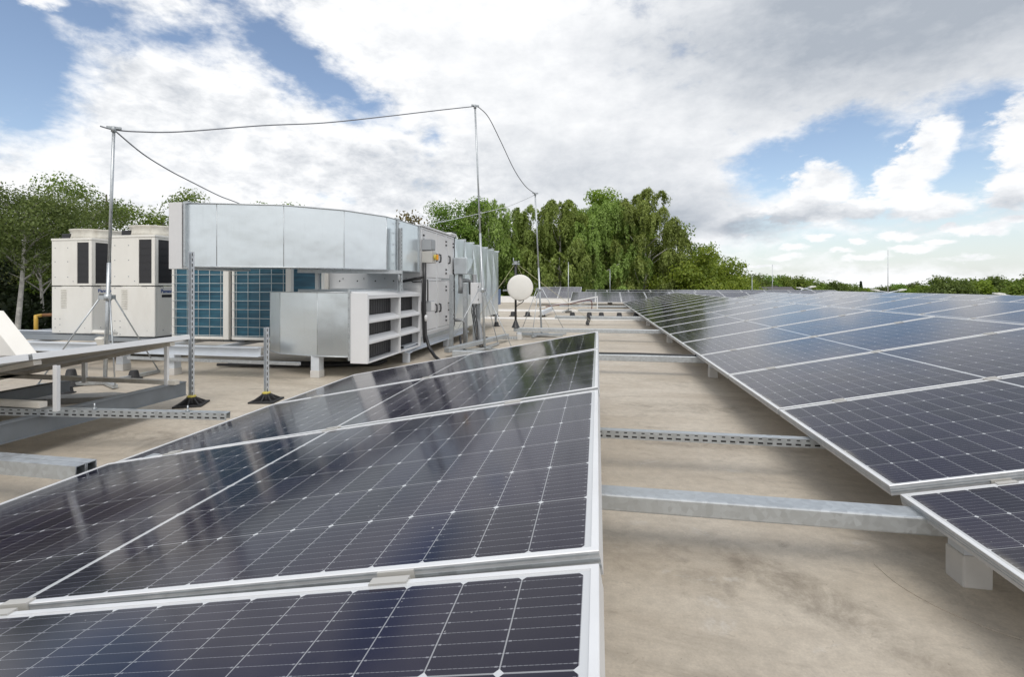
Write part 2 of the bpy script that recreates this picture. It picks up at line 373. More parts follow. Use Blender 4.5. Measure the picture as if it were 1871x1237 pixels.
def leaf_mat(name, dark, light, trans=.42):
    m = bpy.data.materials.new(name); m.use_nodes = True
    g = NT(m.node_tree)
    geo = g.node('ShaderNodeNewGeometry'); oi = g.node('ShaderNodeObjectInfo')
    c = g.mix(geo.outputs['Random Per Island'], (*dark, 1), (*light, 1))
    big = g.noise(geo.outputs['Position'], .55, 3, .5)
    c = g.mix(g.mapr(big, .35, .65, 0, .5), c, (*[v * .75 for v in dark], 1))
    hs = g.node('ShaderNodeHueSaturation'); g.l.new(c, hs.inputs['Color'])
    g.put(hs.inputs['Hue'], g.mapr(oi.outputs['Random'], 0, 1, .485, .515)); g.put(hs.inputs['Value'], g.mapr(oi.outputs['Random'], 0, 1, .85, 1.15))
    a = g.node('ShaderNodeBsdfDiffuse'); g.l.new(hs.outputs[0], a.inputs[0])
    b = g.node('ShaderNodeBsdfTranslucent'); g.l.new(hs.outputs[0], b.inputs[0])
    gl = g.node('ShaderNodeBsdfGlossy'); gl.inputs['Roughness'].default_value = .5; gl.inputs[0].default_value = (.6, .65, .6, 1)
    m1 = g.node('ShaderNodeMixShader'); m1.inputs[0].default_value = trans; g.l.new(a.outputs[0], m1.inputs[1]); g.l.new(b.outputs[0], m1.inputs[2])
    m2 = g.node('ShaderNodeMixShader'); m2.inputs[0].default_value = .03; g.l.new(m1.outputs[0], m2.inputs[1]); g.l.new(gl.outputs[0], m2.inputs[2])
    o = g.node('ShaderNodeOutputMaterial'); g.l.new(m2.outputs[0], o.inputs[0]); M[name] = m
leaf_mat('leaf_birch', (.195, .275, .055), (.43, .55, .145))
leaf_mat('leaf_wood', (.095, .13, .034), (.24, .285, .085))
leaf_mat('leaf_oak', (0.12, 0.2, 0.03), (0.3, 0.41, 0.07))
leaf_mat('leaf_bright', (0.17, 0.28, 0.03), (0.38, 0.49, 0.07))
leaf_mat('leaf_shaded', (.012, .021, .007), (.038, .055, .017))  # shade of the wood's interior put into the leaf colour
leaf_mat('leaf_mid', (.10, .15, .035), (.24, .31, .075))
leaf_mat('leaf_conifer', (0.05, 0.08, 0.035), (0.11, 0.15, 0.06))
leaf_mat('leaf_autumn', (0.15, 0.14, 0.035), (0.32, 0.24, 0.07))

# ---------------------------------------------------------------- mesh builder
class MB:
    def __init__(s): s.v = []; s.f = []; s.fm = []; s.sm = []
    def add(s, vs, fs, mi=0, smooth=False):
        o = len(s.v); s.v += [tuple(p) for p in vs]
        for q in fs: s.f.append(tuple(o + i for i in q)); s.fm.append(mi); s.sm.append(smooth)
        return s
    def box(s, x0, x1, y0, y1, z0, z1, mi=0):
        x0, x1 = sorted((x0, x1)); y0, y1 = sorted((y0, y1)); z0, z1 = sorted((z0, z1))
        return s.add([(x0,y0,z0),(x1,y0,z0),(x1,y1,z0),(x0,y1,z0),(x0,y0,z1),(x1,y0,z1),(x1,y1,z1),(x0,y1,z1)],
                     [(0,3,2,1),(4,5,6,7),(0,1,5,4),(1,2,6,5),(2,3,7,6),(3,0,4,7)], mi)
    def obox(s, c, size, rot, mi=0):        # rot: 3x3 Matrix
        hx, hy, hz = (q / 2 for q in size)
        vs = [Vector(c) + rot @ Vector((a, b, d)) for d in (-hz, hz) for (a, b) in ((-hx,-hy),(hx,-hy),(hx,hy),(-hx,hy))]
        return s.add(vs, [(0,3,2,1),(4,5,6,7),(0,1,5,4),(1,2,6,5),(2,3,7,6),(3,0,4,7)], mi)
    def bar(s, a, b, w, h, mi=0, up=(0,0,1)):   # straight bar of rectangular section from a to b
        a, b = Vector(a), Vector(b); d = (b - a); L = d.length; d.normalize()
        u = Vector(up)
        if abs(d.dot(u)) > .97: u = Vector((0, 1, 0))
        sx = d.cross(u).normalized(); sz = sx.cross(d).normalized()
        m = Matrix((d, sx, sz)).transposed()
        return s.obox((a + b) / 2, (L, w, h), m, mi)
    def tube(s, pts, r, n=8, mi=0, smooth=True, caps=True):
        pts = [Vector(p) for p in pts]; k = len(pts)
        rr = r if hasattr(r, '__len__') else [r] * k
        vs = []; ref = None
        for i, p in enumerate(pts):
            d = (pts[min(i + 1, k - 1)] - pts[max(i - 1, 0)])
            if d.length < 1e-9: d = Vector((0, 0, 1))
            d.normalize()
            if ref is None:
                ref = d.orthogonal().normalized()
            else:
                ref = (ref - d * ref.dot(d))
                ref = ref.normalized() if ref.length > 1e-6 else d.orthogonal().normalized()
            b = d.cross(ref)
            for j in range(n):
                a = 2 * math.pi * j / n
                vs.append(p + (ref * math.cos(a) + b * math.sin(a)) * rr[i])
        fs = [(i*n + j, i*n + (j+1) % n, (i+1)*n + (j+1) % n, (i+1)*n + j) for i in range(k - 1) for j in range(n)]
        s.add(vs, fs, mi, smooth)
        if caps:
            o = len(s.v) - len(vs)
            s.f.append(tuple(o + j for j in reversed(range(n)))); s.fm.append(mi); s.sm.append(False)
            s.f.append(tuple(o + (k-1)*n + j for j in range(n))); s.fm.append(mi); s.sm.append(False)
        return s
    def prism(s, poly, z0, z1, mi=0, caps=True):
        n = len(poly)
        vs = [(x, y, z0) for x, y in poly] + [(x, y, z1) for x, y in poly]
        fs = [(i, (i+1) % n, n + (i+1) % n, n + i) for i in range(n)]
        if caps: fs += [tuple(reversed(range(n))), tuple(range(n, 2*n))]
        return s.add(vs, fs, mi)
    def lathe(s, prof, c, n=24, mi=0, smooth=True):   # prof: (radius, z) from bottom to top
        vs = []
        for r, z in prof:
            for j in range(n):
                a = 2*math.pi*j/n; vs.append((c[0] + r*math.cos(a), c[1] + r*math.sin(a), c[2] + z))
        k = len(prof)
        s.add(vs, [(i*n+j, i*n+(j+1)%n, (i+1)*n+(j+1)%n, (i+1)*n+j) for i in range(k-1) for j in range(n)], mi, smooth)
        o = len(s.v) - len(vs)
        s.f.append(tuple(o + j for j in reversed(range(n)))); s.fm.append(mi); s.sm.append(False)
        s.f.append(tuple(o + (k-1)*n + j for j in range(n))); s.fm.append(mi); s.sm.append(False)
        return s
    def mesh(s, name, mats, off=(0,0,0)):
        me = bpy.data.meshes.new(name)
        ox, oy, oz = off
        me.from_pydata([(x-ox, y-oy, z-oz) for x, y, z in s.v], [], s.f)
        for m in (mats if isinstance(mats, (list, tuple)) else [mats]): me.materials.append(M[m])
        me.polygons.foreach_set('material_index', s.fm)
        me.polygons.foreach_set('use_smooth', s.sm)
        me.update()
        return me
    def build(s, name, mats, parent=None, bevel=0.0, off=None):
        """part of `parent` (vertices given in world metres), or a top-level mesh when parent is None"""
        if off is None:
            off = (0,0,0)
            q = parent
            while q is not None:
                off = tuple(a + b for a, b in zip(off, q.location)); q = q.parent
        o = bpy.data.objects.new(name, s.mesh(name, mats, off))
        C.objects.link(o)
        if parent is not None: o.parent = parent
        if bevel:
            b = o.modifiers.new('bevel', 'BEVEL'); b.width = bevel; b.segments = 2; b.limit_method = 'ANGLE'; b.angle_limit = R(40)
            b.harden_normals = False
        return o

def tag(o, label, cat, group=None):
    o['label'] = label; o['category'] = cat
    if group: o['group'] = group
    return o
def thing(name, label, cat, loc=(0,0,0), group=None):
    o = bpy.data.objects.new(name, None); C.objects.link(o)
    o.location = loc; o.empty_display_size = .1
    return tag(o, label, cat, group)
def copy_tree(o, parent=None):
    c = o.copy(); C.objects.link(c)
    if parent is not None: c.parent = parent
    for ch in list(o.children): copy_tree(ch, c)
    return c
# ================================================================ the setting
def structure(o): o['kind'] = 'structure'; return o
g_ = MB(); g_.add([(-1500,-1500,-6.6),(1500,-1500,-6.6),(1500,1500,-6.6),(-1500,1500,-6.6)], [(0,1,2,3)])
structure(g_.build('ground', 'tree_ground'))
structure(MB().box(-9.8, 34, -7, 26.6, -.35, 0).build('roof', 'roof_membrane'))
bl = thing('building', 'flat roofed building with pale rendered walls carrying the solar arrays', 'building', (12, 10, -6.6))
MB().box(-9.78, 33.98, -6.98, 26.58, -6.6, -.351).build('wall', 'wall_paint', bl)
pp = MB(); pp.box(-10.0, -9.8, -7, 26.6, -.36, .10); pp.box(-10.0, 34.2, 26.6, 26.8, -.36, .34); pp.box(34, 34.2, -7, 26.6, -.36, .10)
pp.build('parapet', 'parapet_white', bl, .01)

# ================================================================ solar panels
def panel_meshes():
    L, W, T, lip = PL, PW, .035, .011
    fr = MB()
    # four mitred frame bars: outer wall, top lip, inner wall
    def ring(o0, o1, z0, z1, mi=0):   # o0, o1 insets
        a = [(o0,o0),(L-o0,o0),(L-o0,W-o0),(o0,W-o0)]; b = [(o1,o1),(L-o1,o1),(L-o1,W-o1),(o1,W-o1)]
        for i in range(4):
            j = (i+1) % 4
            fr.add([(*a[i],z0),(*a[j],z0),(*b[j],z1),(*b[i],z1)], [(0,1,2,3)], 0 if (mi and i == 1) else mi)  # high edge keeps bright alu as if sunlit, other sides painted shaded
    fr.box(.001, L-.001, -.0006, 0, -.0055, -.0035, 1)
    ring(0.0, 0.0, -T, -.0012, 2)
    ring(0.0, .0012, -.0012, 0.0)
    ring(.0012, lip, 0.0, 0.0)
    ring(lip, lip, 0.0, -.004)
    ring(.002, .0, -T, -T)
    a = [(.0,.0),(L,.0),(L,W),(0,W)]; b = [(.028,.028),(L-.028,.028),(L-.028,W-.028),(.028,W-.028)]
    for i in range(4):
        j = (i+1) % 4
        fr.add([(*a[i],-T),(*b[i],-T),(*b[j],-T),(*a[j],-T)], [(0,1,2,3)])
        fr.add([(*b[i],-T),(*b[i],-.010),(*b[j],-.010),(*b[j],-T)], [(0,1,2,3)])
    # dark strips on the outer wall, painting the shadow lines of its grooves
    for z in (-.013, -.022):
        fr.box(.0, L, -.0012, 0, z-.0022, z+.0022, 1); fr.box(.0, L, W, W+.0012, z-.0022, z+.0022, 1)
        fr.box(-.0012, 0, 0, W, z-.0010, z+.0010, 1)
    mf = fr.mesh('frame', ['alu', 'zinc_dull', 'alu_shaded_side'])
    gl = bpy.data.meshes.new('glass')
    e = lip
    vs = [(e,e,-.0025),(L-e,e,-.0025),(L-e,W-e,-.0025),(e,W-e,-.0025),(e,e,-.0075),(L-e,e,-.0075),(L-e,W-e,-.0075),(e,W-e,-.0075)]
    gl.from_pydata(vs, [], [(0,1,2,3),(7,6,5,4)])
    gl.materials.append(M['solar_glass']); gl.materials.append(M['alu_dirty'])
    gl.polygons[1].material_index = 1
    uvl = gl.uv_layers.new(name='UVMap')
    for lp in gl.loops: uvl.data[lp.index].uv = vs[lp.vertex_index][:2]
    gl.update()
    cm = MB()
    W2 = PW + .02
    for sx in (0.0,):
        cm.box(-.030, .030, PW-.012, PW+.0005, .0004, .0032); cm.box(-.030, .030, PW+.0195, W2+.012, .0004, .0032)
        cm.box(-.030, .030, PW+.0005, PW+.004, -.030, .0032); cm.box(-.030, .030, PW+.016, PW+.0195, -.030, .0032)
        cm.box(-.030, .030, PW+.004, PW+.016, -.030, -.024)
        cm.lathe([(.006,0),(.006,.007),(.004,.009)], (0, PW+.010, -.024), 10)
    mc = cm.mesh('clamp', 'clamp_grey')
    jb = MB().box(PL/2-.05, PL/2+.05, PW/2-.04, PW/2+.04, -.030, -.0085).mesh('junction_box', 'plastic_black')
    return mf, gl, mc, jb
MF, MG, MC, MJ = panel_meshes()
BV = None
def place_panel(lo_n, hi_n, lo_f, hi_f, label, group, clamps=True, detail=True):
    """corners: low/high edge at the near and the far end"""
    lo_n, hi_n, lo_f, hi_f = map(Vector, (lo_n, hi_n, lo_f, hi_f))
    ex = ((hi_n - lo_n) + (hi_f - lo_f)).normalized()
    ey = ((lo_f - lo_n) + (hi_f - hi_n)); ey = (ey - ex * ey.dot(ex)).normalized()
    ez = ex.cross(ey)
    c = (lo_n + hi_n + lo_f + hi_f) / 4 - ex * PL / 2 - ey * PW / 2
    o = thing('solar_panel', label, 'solar panel', (0,0,0), group)
    m = Matrix((ex, ey, ez)).transposed().to_4x4(); m.translation = c
    o.matrix_basis = m
    for nm, me in (('frame', MF), ('glass', MG)):
        q = bpy.data.objects.new(nm, me); C.objects.link(q); q.parent = o
    if detail:
        q = bpy.data.objects.new('junction_box', MJ); C.objects.link(q); q.parent = o
    if clamps:
        for s in (.31, 1.045, 1.78):
            q = bpy.data.objects.new('clamp', MC); C.objects.link(q); q.parent = o; q.location = (PL - s + (.001 if s > 1 else 0), 0, 0)
    return o
ORD = ['nearest', 'second', 'third', 'fourth', 'fifth', 'sixth', 'seventh', 'eighth', 'ninth', 'tenth', 'eleventh', 'twelfth', 'thirteenth', 'fourteenth', 'fifteenth', 'sixteenth', 'seventeenth', 'eighteenth', 'nineteenth', 'twentieth']
CZ = 0.94
# array in the foreground on the left: high edge beside the aisle, levels as read at each joint
ct, st_ = math.cos(.19037), math.sin(.19037)
hi0 = {0: CZ-.357, 1: CZ-.3586, 2: CZ-.3636, 3: CZ-.3806, 4: CZ-.392}
lo0 = CZ - .3666 - PL * st_
for k in range(4):
    yf, yn = 3.87 - k*1.06 - .01, 3.87 - (k+1)*1.06 + .01
    words_ = ['farthest panel of the left foreground array, its far edge facing the louvred intake hood',
              'second farthest panel of the left foreground array, behind the large clear panel',
              'large dark panel of the left foreground array, just beyond the nearest cropped panel',
              'bluish panel nearest the camera at the bottom left, cut off by the photo edge'][k]
    place_panel((-PL*ct, yn, lo0), (0, yn, hi0[k+1]), (-PL*ct, yf, lo0), (0, yf, hi0[k]), words_, 'panels of the left foreground array', clamps=k > 0)
# long arrays rising to the right, one behind the other
c1, s1 = math.cos(.1971), math.sin(.1971)
def long_array(xl, zl, y0, ks, txt, group, detail):
    n = 0
    for k in ks:
        yn = y0 + k*1.06 + .01; yf = yn + PW
        dx, dz = (.021, -.019) if (k == -1 and detail) else (0, 0)
        place_panel((xl+dx, yn, zl+dz), (xl+dx+PL*c1, yn, zl+dz+PL*s1), (xl+dx, yf, zl+dz), (xl+dx+PL*c1, yf, zl+dz+PL*s1),
                    '%s panel of the %s, from its near end' % (ORD[n], txt), group, clamps=(n < 17), detail=detail)
        n += 1
long_array(.988, CZ-.69, 1.862, range(-1, 17), 'long array right of the aisle', 'panels of the first right array', True)
long_array(4.04, CZ-.655, 1.30, range(2, 17), 'second array, behind the long one', 'panels of the second right array', False)
long_array(7.09, CZ-.63, 1.30, range(7, 19), 'rearmost array on the right skyline', 'panels of the third right array', False)
# rows across the far end of the roof, facing the camera
def cross_row(x0, n, y0, zl, tilt, txt, group):
    for i in range(n):
        xr = x0 + i*1.06; a = R(tilt)
        place_panel((xr+PW, y0, zl), (xr+PW, y0+PL*math.cos(a), zl+PL*math.sin(a)), (xr, y0, zl), (xr, y0+PL*math.cos(a), zl+PL*math.sin(a)),
                    '%s panel from left, %s' % (ORD[i].replace('nearest', 'first'), txt), group, clamps=False, detail=False)
cross_row(-1.15, 11, 20.3, CZ-.67, 10.5, 'cross row at the far end of the aisle', 'panels of the far cross row')
cross_row(-.6, 11, 23.2, CZ-.60, 10.5, 'last cross row against the willows', 'panels of the last cross row')
cross_row(-2.9, 2, 22.6, CZ-.58, 14, 'short dark row left of the far cross rows', 'dark far panels')
# array left of the foreground one, seen from underneath: ridge at X = -3.05
for k in range(2):
    yf = 3.2 - k*1.06 - .0; yn = yf - PW
    zz = CZ - .372
    place_panel((-3.05-PL*ct, yn, zz-PL*st_), (-3.05, yn, zz), (-3.05-PL*ct, yf, zz-PL*st_), (-3.05, yf, zz),
                ['panel at far left seen edge on with its dusty underside and end bracket', 'panel at the left photo edge seen edge on, nearer than the bracketed one'][k], 'edge on panels at left', clamps=False)
# ================================================================ support steel
def box_beam(x0, x1, y, ztop, label, w=.085, h=.058, mi='zinc', open_end=None, group='galvanised beams under the arrays', z2=None):
    """galvanised twin box section lying along X"""
    o = MB()
    if open_end:
        t = .004
        for ya, yb in ((y-w/2, y-.001), (y+.001, y+w/2)):
            o.box(x0, x1, ya, yb, ztop-t, ztop); o.box(x0, x1, ya, yb, ztop-h, ztop-h+t)
            o.box(x0, x1, ya, ya+t, ztop-h+t, ztop-t); o.box(x0, x1, yb-t, yb, ztop-h+t, ztop-t)
            o.box(x0, x1-.25, ya+t, yb-t, ztop-h+t, ztop-t, 1)
    else:
        o.box(x0, x1, y-w/2, y+w/2, ztop-h, ztop)
    r = o.build('steel_beam', [mi, 'void'], None, .006 if not open_end else .0)
    return tag(r, label, 'beam', group)
box_beam(-4.6, -2.085, 1.672, .205, 'galvanised twin box beam with open hollow end, left of the foreground array', open_end=True)
box_beam(-1.9, 4.4, 1.765, .212, 'spangled galvanised box beam nearest the camera, crossing the aisle')
box_beam(-1.6, 6.0, 5.25, .212, 'galvanised box beam with a black cable lying on it, crossing the mid aisle', h=.066)
box_beam(-1.43, 6.0, 8.28, .212, 'galvanised box beam carrying the black post of the white dish', h=.066)
box_beam(-1.02, 6.0, 11.7, .212, 'galvanised box beam across the aisle just beyond the dish', h=.07)
box_beam(-.6, 6.0, 15.2, .212, 'galvanised box beam across the aisle under the empty tilted rail', h=.07)
box_beam(-1.4, 6.0, 18.0, .212, 'farthest galvanised box beam across the aisle, by the cross row', h=.07)
ck = MB().tube([(-.9, 5.235, .221), (-.3, 5.24, .222), (.1, 5.245, .222), (.4, 5.25, .225), (.9, 5.24, .221), (1.5, 5.26, .222)], .009, 8)
tag(ck.build('cable', 'plastic_black'), 'black cable lying along a galvanised beam across the aisle', 'cable')

# squat wrapped posts
def post(x, y, label, top=.15, w=.082, group='wrapped roof posts under the first right array'):
    t = thing('roof_post', label, 'post', (x, y, 0), group)
    o = MB(); o.box(x-w/2, x+w/2, y-w/2, y+w/2, 0, top*.68)
    o.build('wrap', 'post_wrap', t, .006)
    MB().box(x-w*.43, x+w*.43, y-w*.43, y+w*.43, top*.68, top).build('stub', 'steel_paint', t)
post(1.155, 1.765, 'grey wrapped post nearest the camera under the first right array')
post(1.155, 5.24, 'second wrapped post from the camera under the first right array, below the cable beam')
post(1.155, 8.28, 'third wrapped post under the first right array, on the beam of the dish')
post(1.155, 11.7, 'fourth wrapped post under the first right array, far down the aisle')
post(-1.33, 8.28, 'light post carrying the beam end below the white dish', top=.147)

# slotted channel (strut)
def strut(a, b, label, w=.041, cat='channel', group='slotted steel channels', parent=None, holes_side=-1, mi='zinc'):
    """open slotted channel from a to b (mostly horizontal); dark slots set into the side wall"""
    a, b = Vector(a), Vector(b); d = (b-a); L = d.length; d.normalize()
    vert = abs(d.z) > .9
    up = Vector((0, 0, 1)) if not vert else Vector((0, 1, 0))
    sx = d.cross(up).normalized(); sz = sx.cross(d).normalized()
    m = Matrix((d, sx, sz)).transposed()
    o = MB(); c = (a+b)/2
    t = .0025
    o.obox(c + sx*(w/2)*1, (L, t, w), m); o.obox(c - sx*(w/2), (L, t, w), m)
    o.obox(c + sz*(w/2 - t), (L, w - t, t), m)
    n = int(L / .042)
    for i in range(n):
        p = a + d*(i+.5)*(L/n)
        for side in (1, -1):
            o.obox(p + sx*side*(w/2 + .0013) - sz*.008, (.024, .0006, .0085), m, 1)
            if not vert:
                p2 = p + d*.0
                o.obox(p2 + sx*side*(w/2 + .0013) + sz*.012, (.015, .0006, .0055), m, 1)
    r = o.build('strut_channel' if parent is None else 'post', [mi, 'void'], parent)
    if parent is None: tag(r, label, cat, group)
    return r
strut((-.6, 2.50, .19), (2.6, 2.56, .19), 'slotted channel crossing the aisle between the two nearest box beams')
strut((-4.2, 1.98, .270), (-2.08, 2.45, .195), 'long slotted channel in front of the two dark beams at left')
strut((-2.0, 7.9, .05), (-1.35, 8.15, .05), 'short slotted channel lying on the roof beside the light dish post')
bt = MB()
for x in (-2.80, -2.30):
    y = 1.98 + (x+4.2)*.2217; z = .270 - (x+4.2)*.0354 + .0205
    bt.tube([(x, y, z), (x, y, z+.033)], .004, 6); bt.lathe([(.011, 0), (.011, .008)], (x, y, z), 6)
tag(bt.build('channel_bolt', 'zinc'), 'pair of upright bolts through the long slotted channel at left', 'bolts')

# dark painted beams running away at left
def i_beam(x, y0, y1, z0, z1, label, w=.07):
    t = .006
    o = MB()
    o.box(x-w/2, x+w/2, y0, y1, z1-t, z1); o.box(x-w/2, x+w/2, y0, y1, z0, z0+t)
    o.box(x+w/2-.012, x+w/2-.006, y0, y1, z0+t, z1-t); o.box(x-w/2+.006, x-w/2+.012, y0, y1, z0+t, z1-t)
    return tag(o.build('steel_beam', 'steel_dark'), label, 'beam', 'dark painted beams at left')
i_beam(-3.10, .3, 3.19, .108, .214, 'long dark grey painted beam running under the bracket at left')
i_beam(-4.10, .3, 3.14, .112, .196, 'dark grey painted beam with cut end, further left behind the bracket leg')
# tilt bracket below the edge on panel
for k, (y, lab) in enumerate(((3.07, 'far tilt bracket with three upright legs under the edge on panel'), (2.20, 'near tilt bracket with a tall white leg under the edge on panel'))):
    t = thing('tilt_bracket', lab, 'bracket', (-3.1, y, .2), 'tilt brackets at left')
    zr = lambda x: CZ - .372 - .041 + (x+3.05)*math.tan(.19037)
    base = .214 if k == 0 else .262
    MB().bar((-5.2, y, base+.016), (-3.03, y, base+.016), .04, .03).build('base_rail', 'alu_dirty', t)
    MB().bar((-5.1, y, zr(-5.1)-.012), (-3.07, y, zr(-3.07)-.012), .04, .026).build('top_rail', 'alu_dirty', t)
    legs = ((-3.10, .026), (-3.82, .034)) if k == 0 else ((-2.915, .028), (-3.8, .034))
    for x, w in legs:
        o = MB()
        xx = x if k == 0 else x
        zt = zr(min(xx, -3.07)) - .02
        o.box(xx-w/2, xx+w/2, y-.028, y-.022, base-.01, zt); o.box(xx-w/2, xx-w/2+.004, y-.022, y-.010, base-.01, zt); o.box(xx+w/2-.004, xx+w/2, y-.022, y-.010, base-.01, zt)
        o.build('leg', 'alu', t)
wd = MB()
wd.add([(-4.72,3.0,.74),(-4.38,3.0,.40),(-4.62,3.0,.39),(-5.2,3.0,.74), (-4.64,3.09,.74),(-4.30,3.09,.40),(-4.54,3.09,.39),(-5.12,3.09,.74)], [(3,2,1,0),(4,5,6,7),(0,1,5,4),(2,3,7,6),(1,2,6,5),(3,0,4,7)])
tag(wd.build('wind_deflector', 'cream', None, .004), 'sloping cream sheet metal deflector at the far left photo edge', 'deflector')
slab = MB(); slab.prism([(-4.9, 2.85), (-3.9, 3.28), (-3.82, 3.42), (-4.0, 3.44), (-4.95, 3.02)], 0.0, .045)
tag(slab.build('concrete_slab', 'concrete', None, .006), 'thin grey concrete slab lying on the roof behind the dark beams', 'slab')

# ================================================================ air handling unit with its ducts
AX0, AX1 = -3.55, -2.26
ahu = thing('air_handling_unit', 'light grey two deck air handling unit with handled doors, galvanised ducts at both ends', 'air handling unit', ((AX0+AX1)/2, 6.7, .21))
MB().box(AX0, AX1-.012, 6.0, 7.46, .265, 1.71).build('casing', 'casing', ahu, .006)
o = MB(); o.box(AX0-.02, AX1+.02, 5.985, 7.47, 1.711, 1.735); o.box(AX0-.03, AX1+.035, 7.22, 7.48, 1.7352, 1.762)
o.build('roof_sheet', 'casing_light', ahu, .004)
o = MB()
for y in (6.0, 6.60, 7.05, 7.42):
    o.box(AX1-.011, AX1+.002, y, y+.05 if y < 7.4 else y+.04, .30, 1.705)
o.box(AX1-.0105, AX1+.0015, 6.05, 7.42, 1.005, 1.04); o.box(AX1-.0105, AX1+.0016, 6.05, 7.42, .30, .335); o.box(AX1-.0105, AX1+.0016, 6.05, 7.42, 1.68, 1.705)
o.build('corner_profile', 'casing_light', ahu, .003)
MB().box(AX0, AX1+.004, 5.99, 7.47, .212, .265).build('base_rail', 'zinc', ahu, .004)
def door(y0, y1, z0, z1, hy):
    d = MB().box(AX1-.0118, AX1+.0045, y0, y1, z0, z1).build('door', 'casing', ahu, .004)
    h = MB(); zc = (z0+z1)/2 - (.03 if z0 > 1 else .05)
    h.tube([(AX1+.004, hy, zc-.055), (AX1+.030, hy, zc-.050), (AX1+.034, hy, zc), (AX1+.030, hy, zc+.050), (AX1+.004, hy, zc+.055)], .0115, 8)
    h.build('handle', 'plastic_black', d)
    hg = MB(); hs = y1-.012 if hy < (y0+y1)/2 else y0+.012
    for z in (z0+.075, z1-.075, z0+.13, z1-.13):
        hg.box(AX1+.0045, AX1+.020, hs-.018, hs+.018, z-.012, z+.012)
    hg.build('hinge', 'plastic_black', d, .003)
door(6.06, 6.59, 1.048, 1.675, 6.54); door(6.06, 6.59, .342, .998, 6.54)
door(6.66, 7.04, 1.048, 1.675, 6.71); door(6.66, 7.04, .342, .998, 6.71)
door(7.11, 7.41, 1.048, 1.675, 7.15); door(7.11, 7.41, .342, .998, 7.15)
o = MB()
for x in np.linspace(AX0+.2, AX1-.2, 4): o.lathe([(.009, 0), (.009, .006)], (x, 5.99, 1.03), 8)
# near end plate with a row of fixing caps
for x in np.linspace(AX0+.15, AX1-.12, 5):
    o.tube([(x, 5.999, 1.0), (x, 5.990, 1.0)], .010, 8)
o.build('fixing_cap', 'plastic_black', ahu)
MB().box(AX0+.03, AX1-.03, 5.993, 5.9985, .90, 1.65).build('end_panel', 'casing', ahu, .002)

# rear galvanised duct with cross broken sheets
du = thing('supply_duct', 'long galvanised duct with cross broken sheets behind the grey unit', 'duct', (-2.9, 9.2, .27))
o = MB(); ys = np.linspace(7.50, 10.92, 7)
for a, b in zip(ys[:-1], ys[1:]):
    z0, z1 = .30, 1.70; m = ((a+b)/2); zm = (z0+z1)/2
    for x, dx in ((AX1, .035), (AX0, -.035)):
        o.add([(x,a,z0),(x,b,z0),(x,b,z1),(x,a,z1),(x+dx,m,zm)], [(0,1,4),(1,2,4),(2,3,4),(3,0,4)] if dx > 0 else [(1,0,4),(2,1,4),(3,2,4),(0,3,4)])
    o.add([(AX0,a,z1),(AX1,a,z1),(AX1,b,z1),(AX0,b,z1)], [(0,1,2,3)]); o.add([(AX0,a,z0),(AX1,a,z0),(AX1,b,z0),(AX0,b,z0)], [(3,2,1,0)])
o.add([(AX0,10.92,.30),(AX1,10.92,.30),(AX1,10.92,1.70),(AX0,10.92,1.70)], [(0,1,2,3)])
o.build('duct_shell', 'zinc_sheet', du)
o = MB()
for y in ys:
    o.box(AX1+.0006, AX1+.006, y-.010, y+.010, .27, 1.72); o.box(AX0-.030, AX1+.030, y-.012, y+.012, 1.7005, 1.735)
o.build('flange', 'zinc', du, .002)
MB().box(AX0+.05, AX1-.02, 7.52, 9.4, .215, .299).build('lower_plenum', 'zinc_sheet', du)

# frame below the unit
fr = thing('unit_support_frame', 'painted steel frame on wrapped feet below the grey air handling unit', 'support frame', (-2.9, 6.7, 0))
o = MB()
for x in (AX1-.045, AX0+.045):
    o.box(x-.045, x+.045, 5.55, 8.4, .203, .211); o.box(x-.045, x+.045, 5.55, 8.4, .118, .126); o.box(x-.006, x+.006, 5.55, 8.4, .126, .203)
o.build('long_beam', 'steel_paint', fr)
for y in (5.62, 7.2, 8.3):
    for x in (AX1-.045, AX0+.045):
        o = MB(); o.box(x-.035, x+.035, y-.035, y+.035, .0, .117); o.box(x-.06, x+.06, y-.06, y+.06, .1171, .1178)
        o.build('foot', 'steel_paint', fr, .003)

# upper exhaust duct: faceted bend
OUT = [(-2.276,6.0),(-2.30,5.33),(-2.32,5.09),(-2.55,4.58),(-2.95,4.18),(-3.51,3.99),(-3.77,3.93)]
INN = [(-3.00,6.0),(-3.00,5.33),(-3.02,5.16),(-3.10,5.00),(-3.26,4.85),(-3.55,4.75),(-3.77,4.72)]
ZT, ZB = 1.703, 1.118
ex = thing('exhaust_duct', 'large faceted galvanised duct bending out of the grey unit to a grey outlet hood', 'duct', (-3.0, 4.9, ZB))
o = MB(); n = len(OUT)
for i in range(n-1):
    (ax, ay), (bx, by) = OUT[i], OUT[i+1]; (cx_, cy_), (dx_, dy_) = INN[i], INN[i+1]
    o.add([(ax,ay,ZB),(bx,by,ZB),(bx,by,ZT),(ax,ay,ZT)], [(3,2,1,0)])
    o.add([(cx_,cy_,ZB),(dx_,dy_,ZB),(dx_,dy_,ZT),(cx_,cy_,ZT)], [(0,1,2,3)])
    o.add([(ax,ay,ZT),(bx,by,ZT),(dx_,dy_,ZT),(cx_,cy_,ZT)], [(0,1,2,3)])
    o.add([(ax,ay,ZB),(bx,by,ZB),(dx_,dy_,ZB),(cx_,cy_,ZB)], [(3,2,1,0)])
o.build('duct_shell', 'zinc_sheet', ex)
